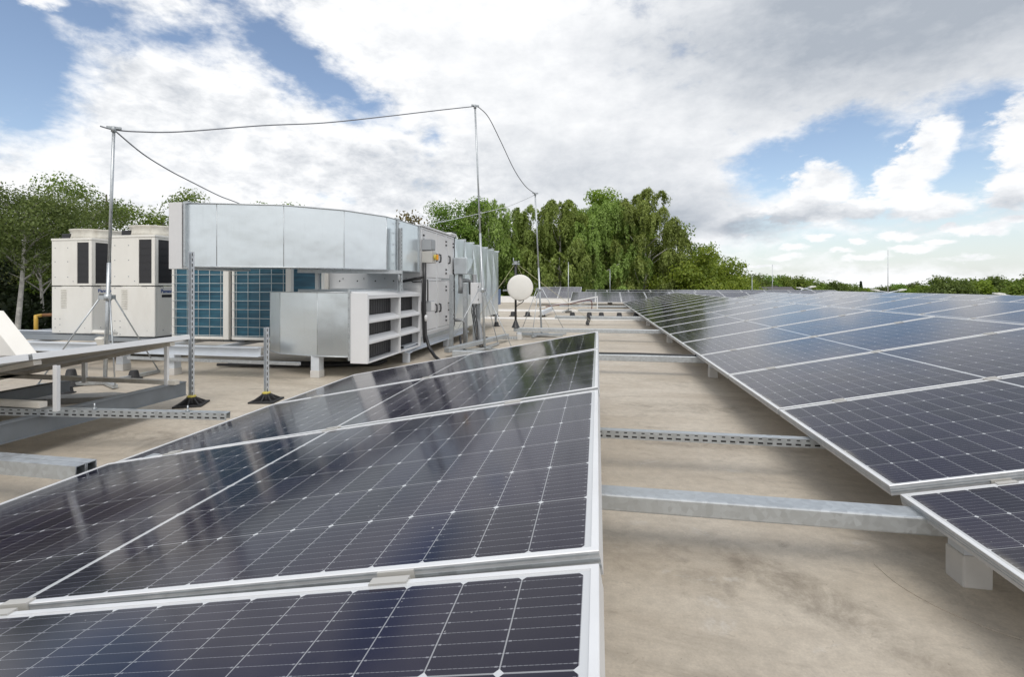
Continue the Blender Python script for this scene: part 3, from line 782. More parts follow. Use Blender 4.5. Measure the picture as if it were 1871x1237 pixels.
# standing seams along the folds, and rolled edges
o = MB()
for i in range(n):
    x, y = OUT[i]
    if i in (2, 3, 4, 5): o.tube([(x, y, ZB), (x, y, ZT)], .0035, 6)
o.tube([(x, y-.004, ZT+.004) for x, y in OUT], .007, 6); o.tube([(x, y-.004, ZB-.004) for x, y in OUT], .007, 6)
o.build('seam', 'zinc', ex)
o = MB()
def flange(p, q, w=.03, t=.035):
    p, q = Vector((*p, 0)), Vector((*q, 0)); d = (q-p).normalized()
    a = p - d*w; b = q + d*w
    z0, z1 = ZB - w, ZT + w
    o.bar((*a.xy, z1-w/2), (*b.xy, z1-w/2), t, w); o.bar((*a.xy, z0+w/2), (*b.xy, z0+w/2), t, w)
    o.bar((*(a+d*w/2).xy, z0+w), (*(a+d*w/2).xy, z1-w), t, w, up=(1,0,0)); o.bar((*(b-d*w/2).xy, z0+w), (*(b-d*w/2).xy, z1-w), t, w, up=(1,0,0))
for fa in ((OUT[1], INN[1], .02, .03), ((-2.278, 5.97), (-3.0, 5.97), .015, .03), (OUT[6], INN[6], .02, .05)):
    o = MB(); flange(*fa); o.build('flange', 'zinc', ex, .002)
o = MB()
for z in (1.2, 1.3, 1.42, 1.55, 1.66):
    o.tube([(-2.272, 5.33-.03, z), (-2.255, 5.33-.03, z)], .008, 6)
for k in range(9):
    x = -2.4 - .055*k; y = 4.9 - .07*k
    o.tube([(x-.25, y, ZB-.012), (x-.25, y, ZB-.001)], .006, 6)
o.build('bolt', 'zinc_dull', ex)
hd = MB()
# outlet hood, open towards the far side, plain sheet towards the camera
hd.box(-3.94, -3.80, 3.90, 3.915, 1.095, 1.715); hd.box(-3.94, -3.80, 4.735, 4.75, 1.095, 1.715)
hd.box(-3.94, -3.80, 3.915, 4.735, 1.70, 1.715); hd.box(-3.94, -3.80, 3.915, 4.735, 1.095, 1.11)
hd.box(-3.85, -3.805, 3.915, 4.735, 1.11, 1.70, 1)
for z in (1.25, 1.40, 1.55): hd.obox((-3.90, 4.325, z), (.07, .82, .006), Matrix.Rotation(R(40), 3, 'Y'))
hd.build('outlet_hood', ['casing', 'void'], ex, .003)

# lower intake duct and louvred hood
ind = thing('intake_duct', 'low galvanised duct elbow with a louvred grey intake hood', 'duct', (-2.9, 5.2, .22))
PLAN = [(-2.43,4.50),(-2.80,4.50),(-3.30,4.615),(-3.545,4.79),(-3.545,5.98),(-2.43,5.98)]
o = MB(); o.prism(PLAN, .225, .868)
o.build('duct_shell', 'zinc_sheet', ind)
o = MB()
for x, y in PLAN[1:4]: o.tube([(x, y, .225), (x, y, .868)], .003, 6)
e_ = [(x, y-.003) for x, y in PLAN[:4]]
o.tube([(x, y, .871) for x, y in e_], .006, 6); o.tube([(x, y, .222) for x, y in e_], .006, 6)
o.build('seam', 'zinc', ind)
o = MB(); o.box(-2.445, -2.425, 4.462, 4.50, .19, .90); o.box(-2.445, -2.425, 4.50, 5.95, .8685, .90); o.box(-2.445, -2.425, 4.50, 5.95, .19, .2245)
o.build('flange', 'zinc', ind, .002)
o = MB()
for z in (.27, .42, .56, .70, .82): o.tube([(-2.435, 4.462, z), (-2.435, 4.453, z)], .007, 6)
o.build('bolt', 'zinc_dull', ind)
# hood body: back box, frame, mullion, sill and sloping blades
HX0, HX1, HY0, HY1, HZ0, HZ1 = -2.4245, -2.24, 4.474, 5.941, .164, .845
o = MB(); t = .012
o.box(HX0, HX1, HY0, HY0+t, HZ0, HZ1+.02); o.box(HX0, HX1, HY1-t, HY1, HZ0, HZ1)
o.add([(HX0,HY0+t,HZ1+.035),(HX1,HY0+t,HZ1),(HX1,HY1-t,HZ1),(HX0,HY1-t,HZ1+.035),(HX0,HY0+t,HZ1+.023),(HX1,HY0+t,HZ1-.012),(HX1,HY1-t,HZ1-.012),(HX0,HY1-t,HZ1+.023)],
      [(0,1,2,3),(7,6,5,4),(1,0,4,5),(3,2,6,7),(2,1,5,6),(0,3,7,4)])
o.box(HX0, HX1, HY0+t, HY1-t, HZ0, HZ0+t)
for y0, y1 in ((HY0+t, HY0+t+.02), (HY1-t-.02, HY1-t), ((HY0+HY1)/2+.06, (HY0+HY1)/2+.085)):
    o.box(HX1-.03, HX1+.0015, y0, y1, HZ0+t, HZ1-.013)
ym0, ym1 = (HY0+HY1)/2+.06, (HY0+HY1)/2+.085
o.box(HX0+.02, HX1-.03, ym0+.005, ym1-.005, HZ0+t, HZ1-.013)
o.box(HX1-.03, HX1+.001, HY0+t+.02, HY1-t-.02, HZ1-.04, HZ1-.0125); 
hood = o.build('intake_hood', ['casing_light'], ind, .002)
for y0, y1 in ((HY0+t+.021, ym0-.001), (ym1+.001, HY1-t-.021)):
    for z in (.365, .575):
        b = MB(); xa, xb = HX1+.002, HX1-.085
        b.add([(xa,y0,z-.012),(xa,y1,z-.012),(xb,y1,z+.055),(xb,y0,z+.055),(xa,y0,z+.012),(xa,y1,z+.012),(xb,y1,z+.060),(xb,y0,z+.060),],
              [(0,3,2,1),(4,5,6,7),(0,1,5,4),(2,3,7,6),(1,2,6,5),(3,0,4,7)])
        b.build('louvre_blade', 'casing_light', hood, .002)
o = MB()
for y0, y1 in ((HY0+t+.003, ym0+.004), (ym1-.004, HY1-t-.003)):
    o.box(HX1-.126, HX1-.114, y0, y1, HZ0+t+.003, HZ1-.013)
    for k in range(1, 14):
        yy = y0 + (y1-y0)*k/14; o.box(HX1-.114, HX1-.112, yy-.002, yy+.002, HZ0+t+.004, HZ1-.014)
o.build('mesh_screen', 'coil_dark', hood)

# big cable stays, support posts on rubber feet
def big_foot(x, y, h, label, w=.027, rot=25, brk=None):
    t = thing('support_post', label, 'support post', (x, y, 0), 'slotted posts on rubber feet')
    a = R(rot); m = Matrix.Rotation(a, 3, 'Z')
    f = MB()
    f.obox((x, y, .007), (.20, .20, .014), m)
    for k in range(8):
        b = a + math.pi/4*k; d = Vector((math.cos(b), math.sin(b), 0)); s = d.cross(Vector((0,0,1)))*.006
        p0 = Vector((x, y, .014)); L = .088 if k % 2 == 0 else .115
        pr = [p0 + d*.035, p0 + d*L, p0 + d*.036 + Vector((0,0,.045)), p0 + d*.028 + Vector((0,0,.045))]
        f.add([q+s for q in pr] + [q-s for q in pr], [(0,1,2,3),(7,6,5,4),(0,4,5,1),(1,5,6,2),(2,6,7,3),(3,7,4,0)])
    f.lathe([(.042, 0), (.038, .025), (.036, .050)], (x, y, .014), 12)
    f.build('rubber_foot', 'rubber', t, .004)
    MB().lathe([(.033, 0), (.033, .010), (.026, .016)], (x, y, .062), 8).build('locking_ring', 'yellow_plastic', t)
    strut((x, y, .07), (x, y, h), '', w=w, parent=t, mi='zinc_post')
    if brk:
        MB().bar((x, y, h-.16), (x+brk[0], y+brk[1], h-.16), .035, .035).build('arm', 'zinc', t)
        MB().add([(x+.02,y,h-.17),(x+.02,y,h-.26),(x+.10,y+.02,h-.17),(x+.02,y+.004,h-.17),(x+.02,y+.004,h-.26),(x+.10,y+.024,h-.17)], [(0,1,2),(5,4,3),(0,3,4,1),(1,4,5,2),(2,5,3,0)]).build('gusset', 'zinc', t)
big_foot(-3.145, 3.319, 1.205, 'tall slotted post on a black rubber foot propping the end of the large duct', brk=None)
big_foot(-2.65, 3.535, .60, 'shorter post on a black rubber foot in front of the low duct elbow', rot=10)
MB_ = MB()
t = thing('duct_hanger', 'slotted upright and cross bar holding up the large duct above the intake', 'hanger', (-2.2, 5.25, .87))
strut((-2.225, 5.24, .87), (-2.225, 5.24, 1.60), '', parent=t)
MB().bar((-3.1, 4.62, 1.093), (-2.2, 5.24, 1.093), .04, .04).build('cross_bar', 'zinc', t)
MB().tube([(-2.225, 5.24, .99), (-2.232, 5.232, 1.05), (-2.26, 5.22, 1.10)], .02, 8).build('gusset', 'zinc', t)
t = thing('duct_hanger', 'small upright between the two duct elbows, in front of the coils', 'hanger', (-3.0, 4.75, .87))
MB().bar((-2.98, 4.80, .87), (-2.98, 4.80, 1.115), .04, .04).build('post', 'zinc', t); MB().bar((-3.2, 4.80, .885), (-2.5, 4.80, .885), .05, .03).build('foot_rail', 'zinc_dull', t)

# controls on the corner of the unit
def cab(x0, x1, y0, y1, z0, z1, name, lab, m, cat='control box'):
    t = thing(name, lab, cat, ((x0+x1)/2, (y0+y1)/2, z0)); MB().box(x0, x1, y0, y1, z0, z1).build('housing', m, t, .006); return t
t = cab(-2.254, -2.125, 6.005, 6.17, 1.40, 1.545, 'junction_box', 'grey sheet metal control box at the top corner of the grey unit', 'plastic_grey')
MB().box(-2.1245, -2.118, 6.02, 6.155, 1.415, 1.53).build('lid', 'plastic_grey', t, .002)
t = cab(-2.254, -2.115, 6.005, 6.19, 1.235, 1.385, 'isolator_switch', 'beige isolator box with a large orange rotary knob', 'clamp_grey', 'switch')
MB().tube([(-2.1145, 6.10, 1.31), (-2.085, 6.10, 1.31)], .036, 16).build('dial', 'yellow_plastic', t)
MB().box(-2.0845, -2.058, 6.088, 6.112, 1.275, 1.345).build('knob', 'orange', t, .005)
t = cab(-2.254, -2.13, 6.005, 6.16, .60, .74, 'junction_box', 'small grey box lower down the corner of the grey unit', 'plastic_grey')
MB().box(-2.1295, -2.122, 6.02, 6.15, .61, .73).build('lid', 'casing', t, .002)
t = thing('cable_bundle', 'thick black cables running down from the orange switch to the roof', 'cables', (-2.2, 6.0, 0))
o = MB()
o.tube([(-2.205, 5.985, 1.235), (-2.205, 5.985, .95), (-2.21, 5.985, .7), (-2.20, 5.985, .45), (-2.19, 5.975, .30), (-2.13, 5.95, .14), (-2.02, 5.85, .045), (-1.85, 5.6, .02), (-1.5, 5.5, .02)], .022, 10)
o.tube([(-2.23, 5.985, 1.235), (-2.23, 5.985, .6), (-2.22, 5.985, .3), (-2.2, 5.97, .2)], .016, 8)
o.build('cable', 'plastic_black', t)
MB().tube([(-2.17, 5.99, 1.02), (-2.165, 5.99, .98), (-2.165, 5.99, .74)], .010, 8).build('thin_cable', 'plastic_black', t)
o = MB(); o.tube([(-2.22, 5.985, 1.05), (-2.35, 5.95, 1.02), (-2.5, 5.93, .99)], .018, 8); o.tube([(-2.22, 5.985, .99), (-2.36, 5.95, .985)], .008, 6)
o.build('branch_cable', 'plastic_black', t)
MB().lathe([(.022, 0), (.024, .06), (.018, .08)], (-2.19, 5.985, .48), 12).build('connector', 'casing_light', t)
o = MB().tube([(-2.0, 6.9, .20), (-1.97, 6.85, .09), (-1.9, 6.7, .03), (-1.7, 6.4, .015), (-1.3, 6.1, .015)], .018, 8)
tag(o.build('cable', 'plastic_black'), 'black cable curving onto the roof below the grey unit doors', 'cable')

# pipework, weather box, cabinet behind the doors
t = thing('weather_box', 'galvanised weather box with folded lid over lagged pipes, on the grey unit side', 'enclosure', (-2.13, 7.6, 1.12))
MB().box(-2.225, -2.02, 7.35, 7.80, 1.12, 1.38).build('housing', 'zinc_sheet', t, .006)
MB().add([(-2.018,7.37,1.13),(-2.018,7.78,1.13),(-2.018,7.78,1.37),(-2.018,7.37,1.37),(-2.0,7.575,1.25)], [(0,1,4),(1,2,4),(2,3,4),(3,0,4)]).build('lid', 'zinc_sheet', t)
t = thing('lagged_pipe', 'grey lagged pipes dropping out of the weather box', 'pipes', (-2.1, 7.5, .3))
o = MB()
o.tube([(-2.14, 7.42, 1.12), (-2.14, 7.42, .97), (-2.13, 7.40, .92), (-2.13, 7.38, .82)], .036, 12)
o.tube([(-2.14, 7.42, 1.02), (-2.05, 7.55, 1.02), (-2.03, 7.6, 1.0), (-2.03, 7.62, .80)], .030, 12)
o.tube([(-1.99, 7.70, 1.12), (-1.98, 7.72, .60), (-1.95, 7.70, .42), (-1.86, 7.55, .24), (-1.82, 7.45, .10), (-1.8, 7.4, .02)], .040, 12)
o.build('insulation', 'insul', t)
MB().tube([(-2.12, 7.05, .42), (-2.02, 7.08, .42), (-1.98, 7.1, .38), (-1.98, 7.1, .06)], .026, 10).build('drain_pipe', 'insul', t)
t = thing('support_post', 'grey upright post in front of the grey unit doors, holding the pipes', 'support post', (-2.08, 6.72, 0), 'grey posts at the pipes')
MB().box(-2.10, -2.05, 6.70, 6.75, 0, 1.10).build('post', 'zinc_dull', t, .004); MB().bar((-2.24, 6.78, 1.03), (-2.05, 6.78, 1.03), .03, .03).build('arm', 'zinc_dull', t)
t = thing('support_post', 'pale upright post behind the lagged pipes', 'support post', (-2.0, 7.25, 0), 'grey posts at the pipes')
MB().box(-2.05, -1.99, 7.24, 7.30, 0, .98).build('post', 'zinc', t, .004)
t = cab(-1.945, -1.83, 7.30, 7.72, .655, .985, 'control_cabinet', 'white electrical cabinet standing on thin legs beside the ducts', 'casing_light', 'cabinet')
for y in (7.36, 7.66): MB().box(-1.92, -1.88, y-.02, y+.02, 0, .654).build('leg', 'zinc', t)
o = MB()
for z in (.72, .92): o.box(-1.8295, -1.822, 7.31, 7.335, z-.012, z+.012)
o.build('lock', 'plastic_black', t)
o = MB()
for k in range(3):
    o.tube([(-1.92+.025*k, 7.34+.02*k, .655), (-1.93+.02*k, 7.30, .55), (-1.90+.03*k, 7.33, .35), (-1.86+.02*k, 7.3-.03*k, .12), (-1.82+.05*k, 7.2, .015), (-1.7, 7.1+.05*k, .012)], .007, 6)
tag(o.build('cable_bundle', 'plastic_black'), 'black cables hanging out of the bottom of the white cabinet', 'cables')
o = MB(); o.bar((-1.93, 6.05, .10), (-1.50, 8.0, .10), .075, .06)
tag(o.build('steel_beam', 'zinc', None, .005), 'pale galvanised beam lying beside the grey unit, below the white cabinet', 'beam')
t = thing('inverter_box', 'small dark blue box on a stand at the far end of the ducts', 'electrical box', (-2.4, 11.3, .3))
MB().box(-2.50, -2.33, 11.2, 11.6, .48, .85).build('housing', 'blue_paint', t, .008); MB().box(-2.43, -2.38, 11.35, 11.4, 0, .48).build('leg', 'zinc', t)
MB().tube([(-2.35, 11.2, .5), (-2.33, 11.15, .36), (-2.4, 11.1, .24), (-2.55, 11.1, .24), (-2.65, 11.1, .35)], .016, 8).build('cable', 'plastic_black', t)

# ================================================================ rooftop condensers and platform
pf = thing('equipment_platform', 'grey steel platform on wrapped feet carrying the cream condensers', 'platform', (-5.6, 5.2, 0))
o = MB()
for y in (4.42, 5.55):
    xe = -3.38 if y < 5 else -3.58
    o.box(-8.4, xe, y-.04, y+.04, .302, .311); o.box(-8.4, xe, y-.04, y+.04, .215, .223); o.box(-8.4, xe, y-.005, y+.005, .223, .302)
for x in (-8.0, -6.9, -5.9, -4.95, -4.2): o.box(x-.03, x+.03, 4.46, 6.6, .225, .262)
o.build('frame', 'steel_paint', pf)
MB().box(-8.4, -5.3, 4.95, 6.6, .2625, .268).build('deck', 'steel_dark', pf)
MB().bar((-4.9, 4.36, .175), (-2.9, 4.36, .165), .03, .03).build('pipe_rail', 'zinc', pf)
for i, (x, y) in enumerate(((-5.18, 4.55), (-4.40, 4.42), (-2.83, 4.55), (-7.2, 4.9), (-6.2, 5.9))):
    o = MB(); o.box(x-.045, x+.045, y-.045, y+.045, .075, .214 if i != 2 else .222); o.build('foot', 'steel_paint', pf, .003)
    o = MB(); o.box(x-.05, x+.05, y-.05, y+.05, 0, .075); o.build('foot_wrap', 'post_wrap', pf, .004)
o = MB(); 
for k in range(5): o.tube([(-4.3+.1*k, 4.9+.05*k, .03), (-3.7, 4.95+.05*k, .035), (-3.0, 5.1+.04*k, .03), (-2.5, 5.3+.05*k, .03)], .018, 6)
tag(o.build('pipe_bundle', 'rubber'), 'dark pipes lying on the roof in the shade below the platform', 'pipes')

def logo(txt, parent, loc, size, m, rot):
    cu = bpy.data.curves.new('logo', 'FONT'); cu.body = txt; cu.size = size; cu.extrude = .0008; cu.align_x = 'LEFT'
    cu.materials.append(M[m]); cu.offset = .0012
    tmp = bpy.data.objects.new('logo_text', cu); C.objects.link(tmp)
    me = bpy.data.meshes.new_from_object(tmp.evaluated_get(bpy.context.evaluated_depsgraph_get()))
    bpy.data.objects.remove(tmp)
    q = bpy.data.objects.new('logo', me); C.objects.link(q); q.parent = parent
    q.location = loc; q.rotation_euler = rot
    return q
def condenser():
    W, D, Z0, ZS, Z1 = .66, .74, 0.02, .675, 1.325
    t = thing('condenser_unit', '', 'condenser', (0,0,0), 'cream rooftop condensers')
    b = MB(); b.box(0, W, 0, D, Z0, ZS-.008); b.build('lower_body', 'cream', t, .008, off=(0,0,0))
    u = MB(); u.box(.012, W-.012, .012, D-.012, ZS, Z1-.03)
    for x0, x1, y0, y1 in ((0, .42, 0, .012), (W-.05, W, 0, .012), (W-.012, W, 0.0121, .055), (W-.012, W, D-.055, D), (0, .012, 0.0121, D), (.0121, W-.0121, D-.012, D)):
        u.box(x0, x1, y0, y1, ZS, Z1-.0305)
    for x0, x1, y0, y1 in ((.42, W-.05, 0.001, .0115), (W-.0115, W-.001, .0551, D-.0551)):
        u.box(x0, x1, y0, y1, ZS, ZS+.03); u.box(x0, x1, y0, y1, Z1-.06, Z1-.0305)
    u.box(-.006, W+.006, -.006, D+.006, Z1-.03, Z1)
    u.build('upper_body', 'cream', t, .005, off=(0,0,0))
    g = MB(); g.box(.421, W-.051, .008, .0115, ZS+.0301, Z1-.0601); g.box(W-.0114, W-.008, .0552, D-.0552, ZS+.0301, Z1-.0601)
    for k in range(1, 6): g.box(.422, W-.052, .005, .0079, ZS+.03+.54/6*k-.0015, ZS+.03+.54/6*k+.0015); g.box(W-.0079, W-.005, .056, D-.056, ZS+.03+.54/6*k-.0015, ZS+.03+.54/6*k+.0015)
    g.build('coil_grille', 'coil_dark', t, off=(0,0,0))
    s = MB(); s.lathe([(.335, 0), (.325, .04), (.316, .10), (.33, .12), (.33, .135), (.30, .135), (.29, .04)], (W*.52, D*.5, Z1), 40)
    s.build('fan_shroud', 'cream_shroud', t, off=(0,0,0))
    fg = MB()
    for r in (.06, .12, .18, .24): fg.tube([(W*.52 + r*math.cos(a), D*.5 + r*math.sin(a), Z1+.115) for a in np.linspace(0, 2*math.pi, 25)], .003, 4)
    for k in range(8): fg.tube([(W*.52, D*.5, Z1+.117), (W*.52 + .3*math.cos(k*math.pi/4), D*.5 + .3*math.sin(k*math.pi/4), Z1+.115)], .003, 4)
    fg.build('fan_guard', 'guard', t, off=(0,0,0))
    f = MB(); f.box(.10, .24, .05, .17, Z1, Z1+.07); f.build('flue_outlet', 'coil_dark', t, .006, off=(0,0,0))
    d = MB()
    for k in range(12): d.box(.16, .25, -.006, -.0005, ZS-.06-.022*k, ZS-.052-.022*k)
    d.build('vent_slot', 'cream_shroud', t, .002, off=(0,0,0))
    sc = MB()
    for x, z in ((.06, ZS+.12), (.06, ZS+.33), (.06, ZS+.52), (.27, ZS+.12), (.27, ZS+.33), (.27, ZS+.52), (.36, ZS+.06), (.06, .10), (.06, ZS-.03), (.14, .05), (.14, .14), (.14, .22), (.06, .22), (.54, ZS-.03), (.55, .10)):
        sc.tube([(x, .001, z), (x, -.004, z)], .007, 6)
    for z in (.10, ZS-.03): sc.tube([(W-.001, .12, z), (W+.004, .12, z)], .007, 6)
    sc.build('screw', 'plastic_grey', t, off=(0,0,0))
    j = MB()
    for x0, x1 in ((-.004, .10), (.10, .16), (.46, .52), (.52, .665)): j.box(x0, x1, -.004, .02, ZS-.0085, ZS-.0005)
    j.box(W-.02, W+.004, .0201, .12, ZS-.0085, ZS-.0005)
    j.build('joint_bracket', 'void', t, off=(0,0,0))
    pl = MB(); pl.box(W, W+.002, .10, .26, ZS-.150, ZS-.115); pl.build('name_plate', 'ink_black', t, off=(0,0,0))
    c = MB(); c.box(W-.13, W+.004, -.004, .03, Z0+.002, ZS-.0095); c.build('corner_post', 'cream', t, .01, off=(0,0,0))
    return t
cu0 = condenser()
logo('Panasonic', cu0, (.6615, .085, .585), .066, 'ink_blue', (R(90), 0, R(90)))
for i, (x, y, z, lab) in enumerate(((-7.42, 5.49, .262, 'leftmost cream condenser with dark grilles, half behind the lightning pole'), (-6.20, 5.28, .262, 'cream condenser with dark grilles just left of the large duct'))):
    q = cu0 if i == 0 else copy_tree(cu0)
    q.location = (x, y, z); q['label'] = lab

def coil_unit():
    W, D, Z0, Z1 = .78, .70, .03, 1.30
    t = thing('coil_condenser', '', 'condenser', (0,0,0), 'condensers with blue coils')
    b = MB()
    for x0, x1 in ((0, .03), (W-.075, W)): b.box(x0, x1, 0, .05, Z0, Z1)
    b.box(.03, W-.075, .0, .05, Z0, Z0+.035); b.box(.03, W-.075, 0, .05, Z1-.05, Z1)
    b.box(.0, W, .0501, D, Z1-.05, Z1); b.box(0, W, .0501, D, Z0, Z0+.035)
    b.box(.0, .03, D-.06, D, Z0+.0351, Z1-.0501); b.box(W-.04, W, D-.06, D, Z0+.0351, Z1-.0501)
    b.build('casing', 'cream', t, .006, off=(0,0,0))
    c = MB(); c.box(.031, W-.076, .022, .048, Z0+.036, Z1-.051); c.box(.004, .02, .051, D-.061, Z0+.036, Z1-.051); c.box(W-.03, W-.012, .051, D-.061, Z0+.036, Z1-.051)
    c.build('coil', 'coil_blue', t, off=(0,0,0))
    g = MB(); xs = np.linspace(.06, W-.105, 5); zs = np.linspace(Z0+.05, Z1-.08, 12)
    for x in xs: g.tube([(x, .004, Z0+.03), (x, .004, Z1-.05)], .0035, 5)
    for z in zs: g.tube([(.0, -.001, z), (W-.07, -.001, z)], .0035, 5)
    g.build('wire_guard', 'guard', t, off=(0,0,0))
    f = MB(); f.box(.02, .12, .06, D-.05, 0, Z0-.001); f.box(W-.12, W-.02, .06, D-.05, 0, Z0-.001); f.build('foot', 'steel_dark', t, off=(0,0,0))
    s = MB(); s.lathe([(.30, 0), (.29, .05), (.30, .09), (.27, .09)], (W/2, D/2, Z1), 32); s.build('fan_shroud', 'cream_shroud', t, off=(0,0,0))
    return t
cc0 = coil_unit()
for i, (x, y, z, lab) in enumerate(((-5.10, 5.09, .264, 'condenser with blue finned coil below the left end of the large duct'), (-4.275, 5.09, .264, 'condenser with blue finned coil between the tall slotted post and the low elbow'), (-4.72, 6.62, .264, 'third blue coil condenser mostly hidden, seen in the gap between the two ducts'))):
    q = cc0 if i == 0 else copy_tree(cc0)
    q.location = (x, y, z); q['label'] = lab

t = thing('gas_pipe', 'yellow painted gas pipe bending over the roof edge at left', 'pipe', (-9.2, 6.6, 0))
MB().tube([(-8.05, 5.75, 0), (-8.05, 5.75, .45), (-8.07, 5.76, .49), (-8.07, 5.84, .50)], .025, 10).build('riser', 'gas_yellow', t)
MB().tube([(-8.07, 5.84, .50), (-7.7, 6.1, .52), (-7.3, 6.25, .52), (-6.95, 6.2, .50), (-6.85, 6.0, .44)], .025, 10).build('run', 'rust', t)
t = thing('floodlight', 'small white floodlight head fixed on the platform edge by the lightning pole', 'floodlight', (-5.3, 4.4, .31))
MB().obox((-5.16, 4.33, .44), (.20, .12, .035), Matrix.Rotation(R(-14), 3, 'X')).build('housing', 'dish_white', t, .008)
MB().obox((-5.18, 4.32, .345), (.10, .06, .10), Matrix.Rotation(R(25), 3, 'X')).build('bracket', 'dish_white', t, .006)

# ================================================================ lightning masts, wires
def mast(base, top, hz, legs, label):
    t = thing('lightning_mast', label, 'mast', base, 'lightning masts')
    b, p = Vector(base), Vector(top)
    mid = b + (p-b)*.48
    MB().tube([b, mid], .0165, 10).build('lower_pole', 'zinc', t); MB().tube([mid, p], .013, 10).build('upper_pole', 'zinc', t)
    hp = b + (p-b)*(hz/(p.z-b.z))
    h = MB(); h.lathe([(.032, -.03), (.034, 0), (.030, .03)], hp, 10)
    for q in legs:
        d = (Vector(q)-b); d.z = 0; d.normalize(); h.bar(hp + d*.02, hp + d*.075, .012, .04)
    h.build('collar', 'zinc', t)
    for q in legs:
        d = (Vector(q)-b); d.z = 0; d.normalize()
        MB().tube([hp + d*.06, Vector(q)], .0062, 8).build('brace', 'zinc', t)
    f = MB()
    for q in legs: f.bar((b.x, b.y, .025), (q[0], q[1], .025), .04, .03)
    f.build('base_frame', 'zinc', t)
    c = MB(); c.tube([p - Vector((0,0,.02)), p + Vector((0,0,.03))], .022, 8); c.bar(p + Vector((-.045,-.03,.02)), p + Vector((.05,.03,.02)), .02, .02); c.build('clamp', 'zinc_dull', t)
    return t
mast((-4.59, 3.85, 0), (-4.49, 3.85, 2.407), .83, ((-5.05, 3.62, .03), (-4.30, 3.70, .03), (-4.62, 4.45, .03)), 'left lightning mast with tripod braces, in front of the cream condensers')
mast((-1.612, 6.862, 0), (-1.76, 6.862, 3.54), .875, ((-2.08, 6.50, .03), (-1.15, 6.62, .03), (-1.55, 7.5, .03)), 'tallest lightning mast, right in front of the rear duct')
mast((-1.03, 9.0, 0), (-1.15, 8.98, 2.64), .87, ((-1.45, 9.15, .03), (-.60, 9.3, .03), (-1.15, 8.55, .03)), 'right lightning mast beside the white dish')
def smooth(pts, n=6):
    pts = [Vector(p) for p in pts]; out = []
    for i in range(len(pts)-1):
        p0, p1, p2, p3 = pts[max(i-1,0)], pts[i], pts[i+1], pts[min(i+2, len(pts)-1)]
        for k in range(n):
            s = k/n
            out.append(.5*((2*p1) + (p2-p0)*s + (2*p0-5*p1+4*p2-p3)*s*s + (3*p1-p0-3*p2+p3)*s**3))
    out.append(pts[-1]); return out
for pts, lab in (([(-4.56, 3.78, 2.425), (-4.49, 3.85, 2.41), (-4.37, 3.98, 2.425), (-4.14, 4.24, 2.493), (-3.64, 4.79, 2.705), (-3.2, 5.27, 2.867), (-2.7, 5.82, 3.098), (-2.17, 6.41, 3.357), (-1.76, 6.86, 3.55)], 'conductor wire strung from the left mast across to the tallest mast'),
                 ([(-1.76, 6.86, 3.55), (-1.72, 6.98, 3.565), (-1.64, 7.25, 3.505), (-1.53, 7.62, 3.248), (-1.39, 8.08, 2.896), (-1.26, 8.5, 2.697), (-1.15, 8.96, 2.65)], 'conductor wire drooping from the tallest mast to the right mast'),
                 ([(-4.49, 3.85, 2.41), (-4.5, 4.15, 2.266), (-4.51, 4.47, 2.172), (-4.52, 4.77, 2.111), (-4.53, 5.18, 2.033), (-4.53, 5.46, 2.001), (-4.55, 6.4, 1.9), (-4.5, 7.8, 1.7), (-4.5, 8.6, 1.5)], 'conductor wire dropping from the left mast behind the large duct'),
                 ([(-1.15, 8.97, 2.63), (-1.6, 8.74, 2.397), (-2.08, 8.59, 2.258), (-2.64, 8.41, 2.118), (-3.2, 8.24, 1.991), (-4.2, 8.0, 1.80)], 'pale conductor wire from the right mast over the rear duct')):
    tag(MB().tube(smooth(pts), .0065 if 'pale' not in lab else .005, 6).build('lightning_wire', 'wire' if 'pale' not in lab else 'zinc'), lab, 'wire', 'lightning conductor wires')
t = thing('roof_tray', 'small stack of steel trays at the foot of the right mast', 'tray', (-.95, 8.5, 0))
o = MB(); o.box(-1.35, -.62, 8.72, 8.80, .03, .06); o.box(-1.5, -.9, 8.95, 9.03, .03, .06); o.box(-1.2, -.75, 8.84, 8.90, .02, .05)
o.build('tray', 'zinc_dull', t)

# ================================================================ white dish
t = thing('dish_antenna', 'round white dish antenna on a black post fixed to a beam end', 'dish', (-1.40, 8.28, .212))
MB().tube([(-1.40, 8.28, .22), (-1.40, 8.28, 1.37)], .019, 10).build('post', 'plastic_black', t)
o = MB(); o.lathe([(.075, 0), (.07, .008), (.028, .11), (.02, .13)], (-1.40, 8.28, .212), 8); o.build('base', 'plastic_black', t)
dm = Matrix.Rotation(R(8), 4, 'Z') @ Matrix.Rotation(R(88), 4, 'X')
o = MB(); o.lathe([(.05, -.10), (.12, -.085), (.19, -.045), (.217, -.005), (.221, .0), (.219, .012), (.20, .020), (.12, .030), (.02, .034)], (0,0,0), 48)
o.v = [tuple(dm @ Vector(p) + Vector((-1.30, 8.14, .905))) for p in o.v]
o.build('dish', 'dish_white', t)
MB().bar((-1.40, 8.28, .90), (-1.31, 8.2, .90), .05, .05).build('mount', 'zinc_dull', t)
MB().bar((-1.62, 8.28, .855), (-1.40, 8.28, .865), .06, .03).build('side_arm', 'zinc_dull', t)
o = MB(); o.box(-1.43, -1.37, 8.25, 8.31, 1.30, 1.36); o.bar((-1.46, 8.28, 1.31), (-1.33, 8.28, 1.31), .02, .02); o.tube([(-1.44, 8.28, 1.32), (-1.44, 8.28, 1.42)], .008, 6); o.tube([(-1.345, 8.28, 1.31), (-1.345, 8.28, 1.37)], .008, 6)
o.build('top_clamp', 'zinc_dull', t)
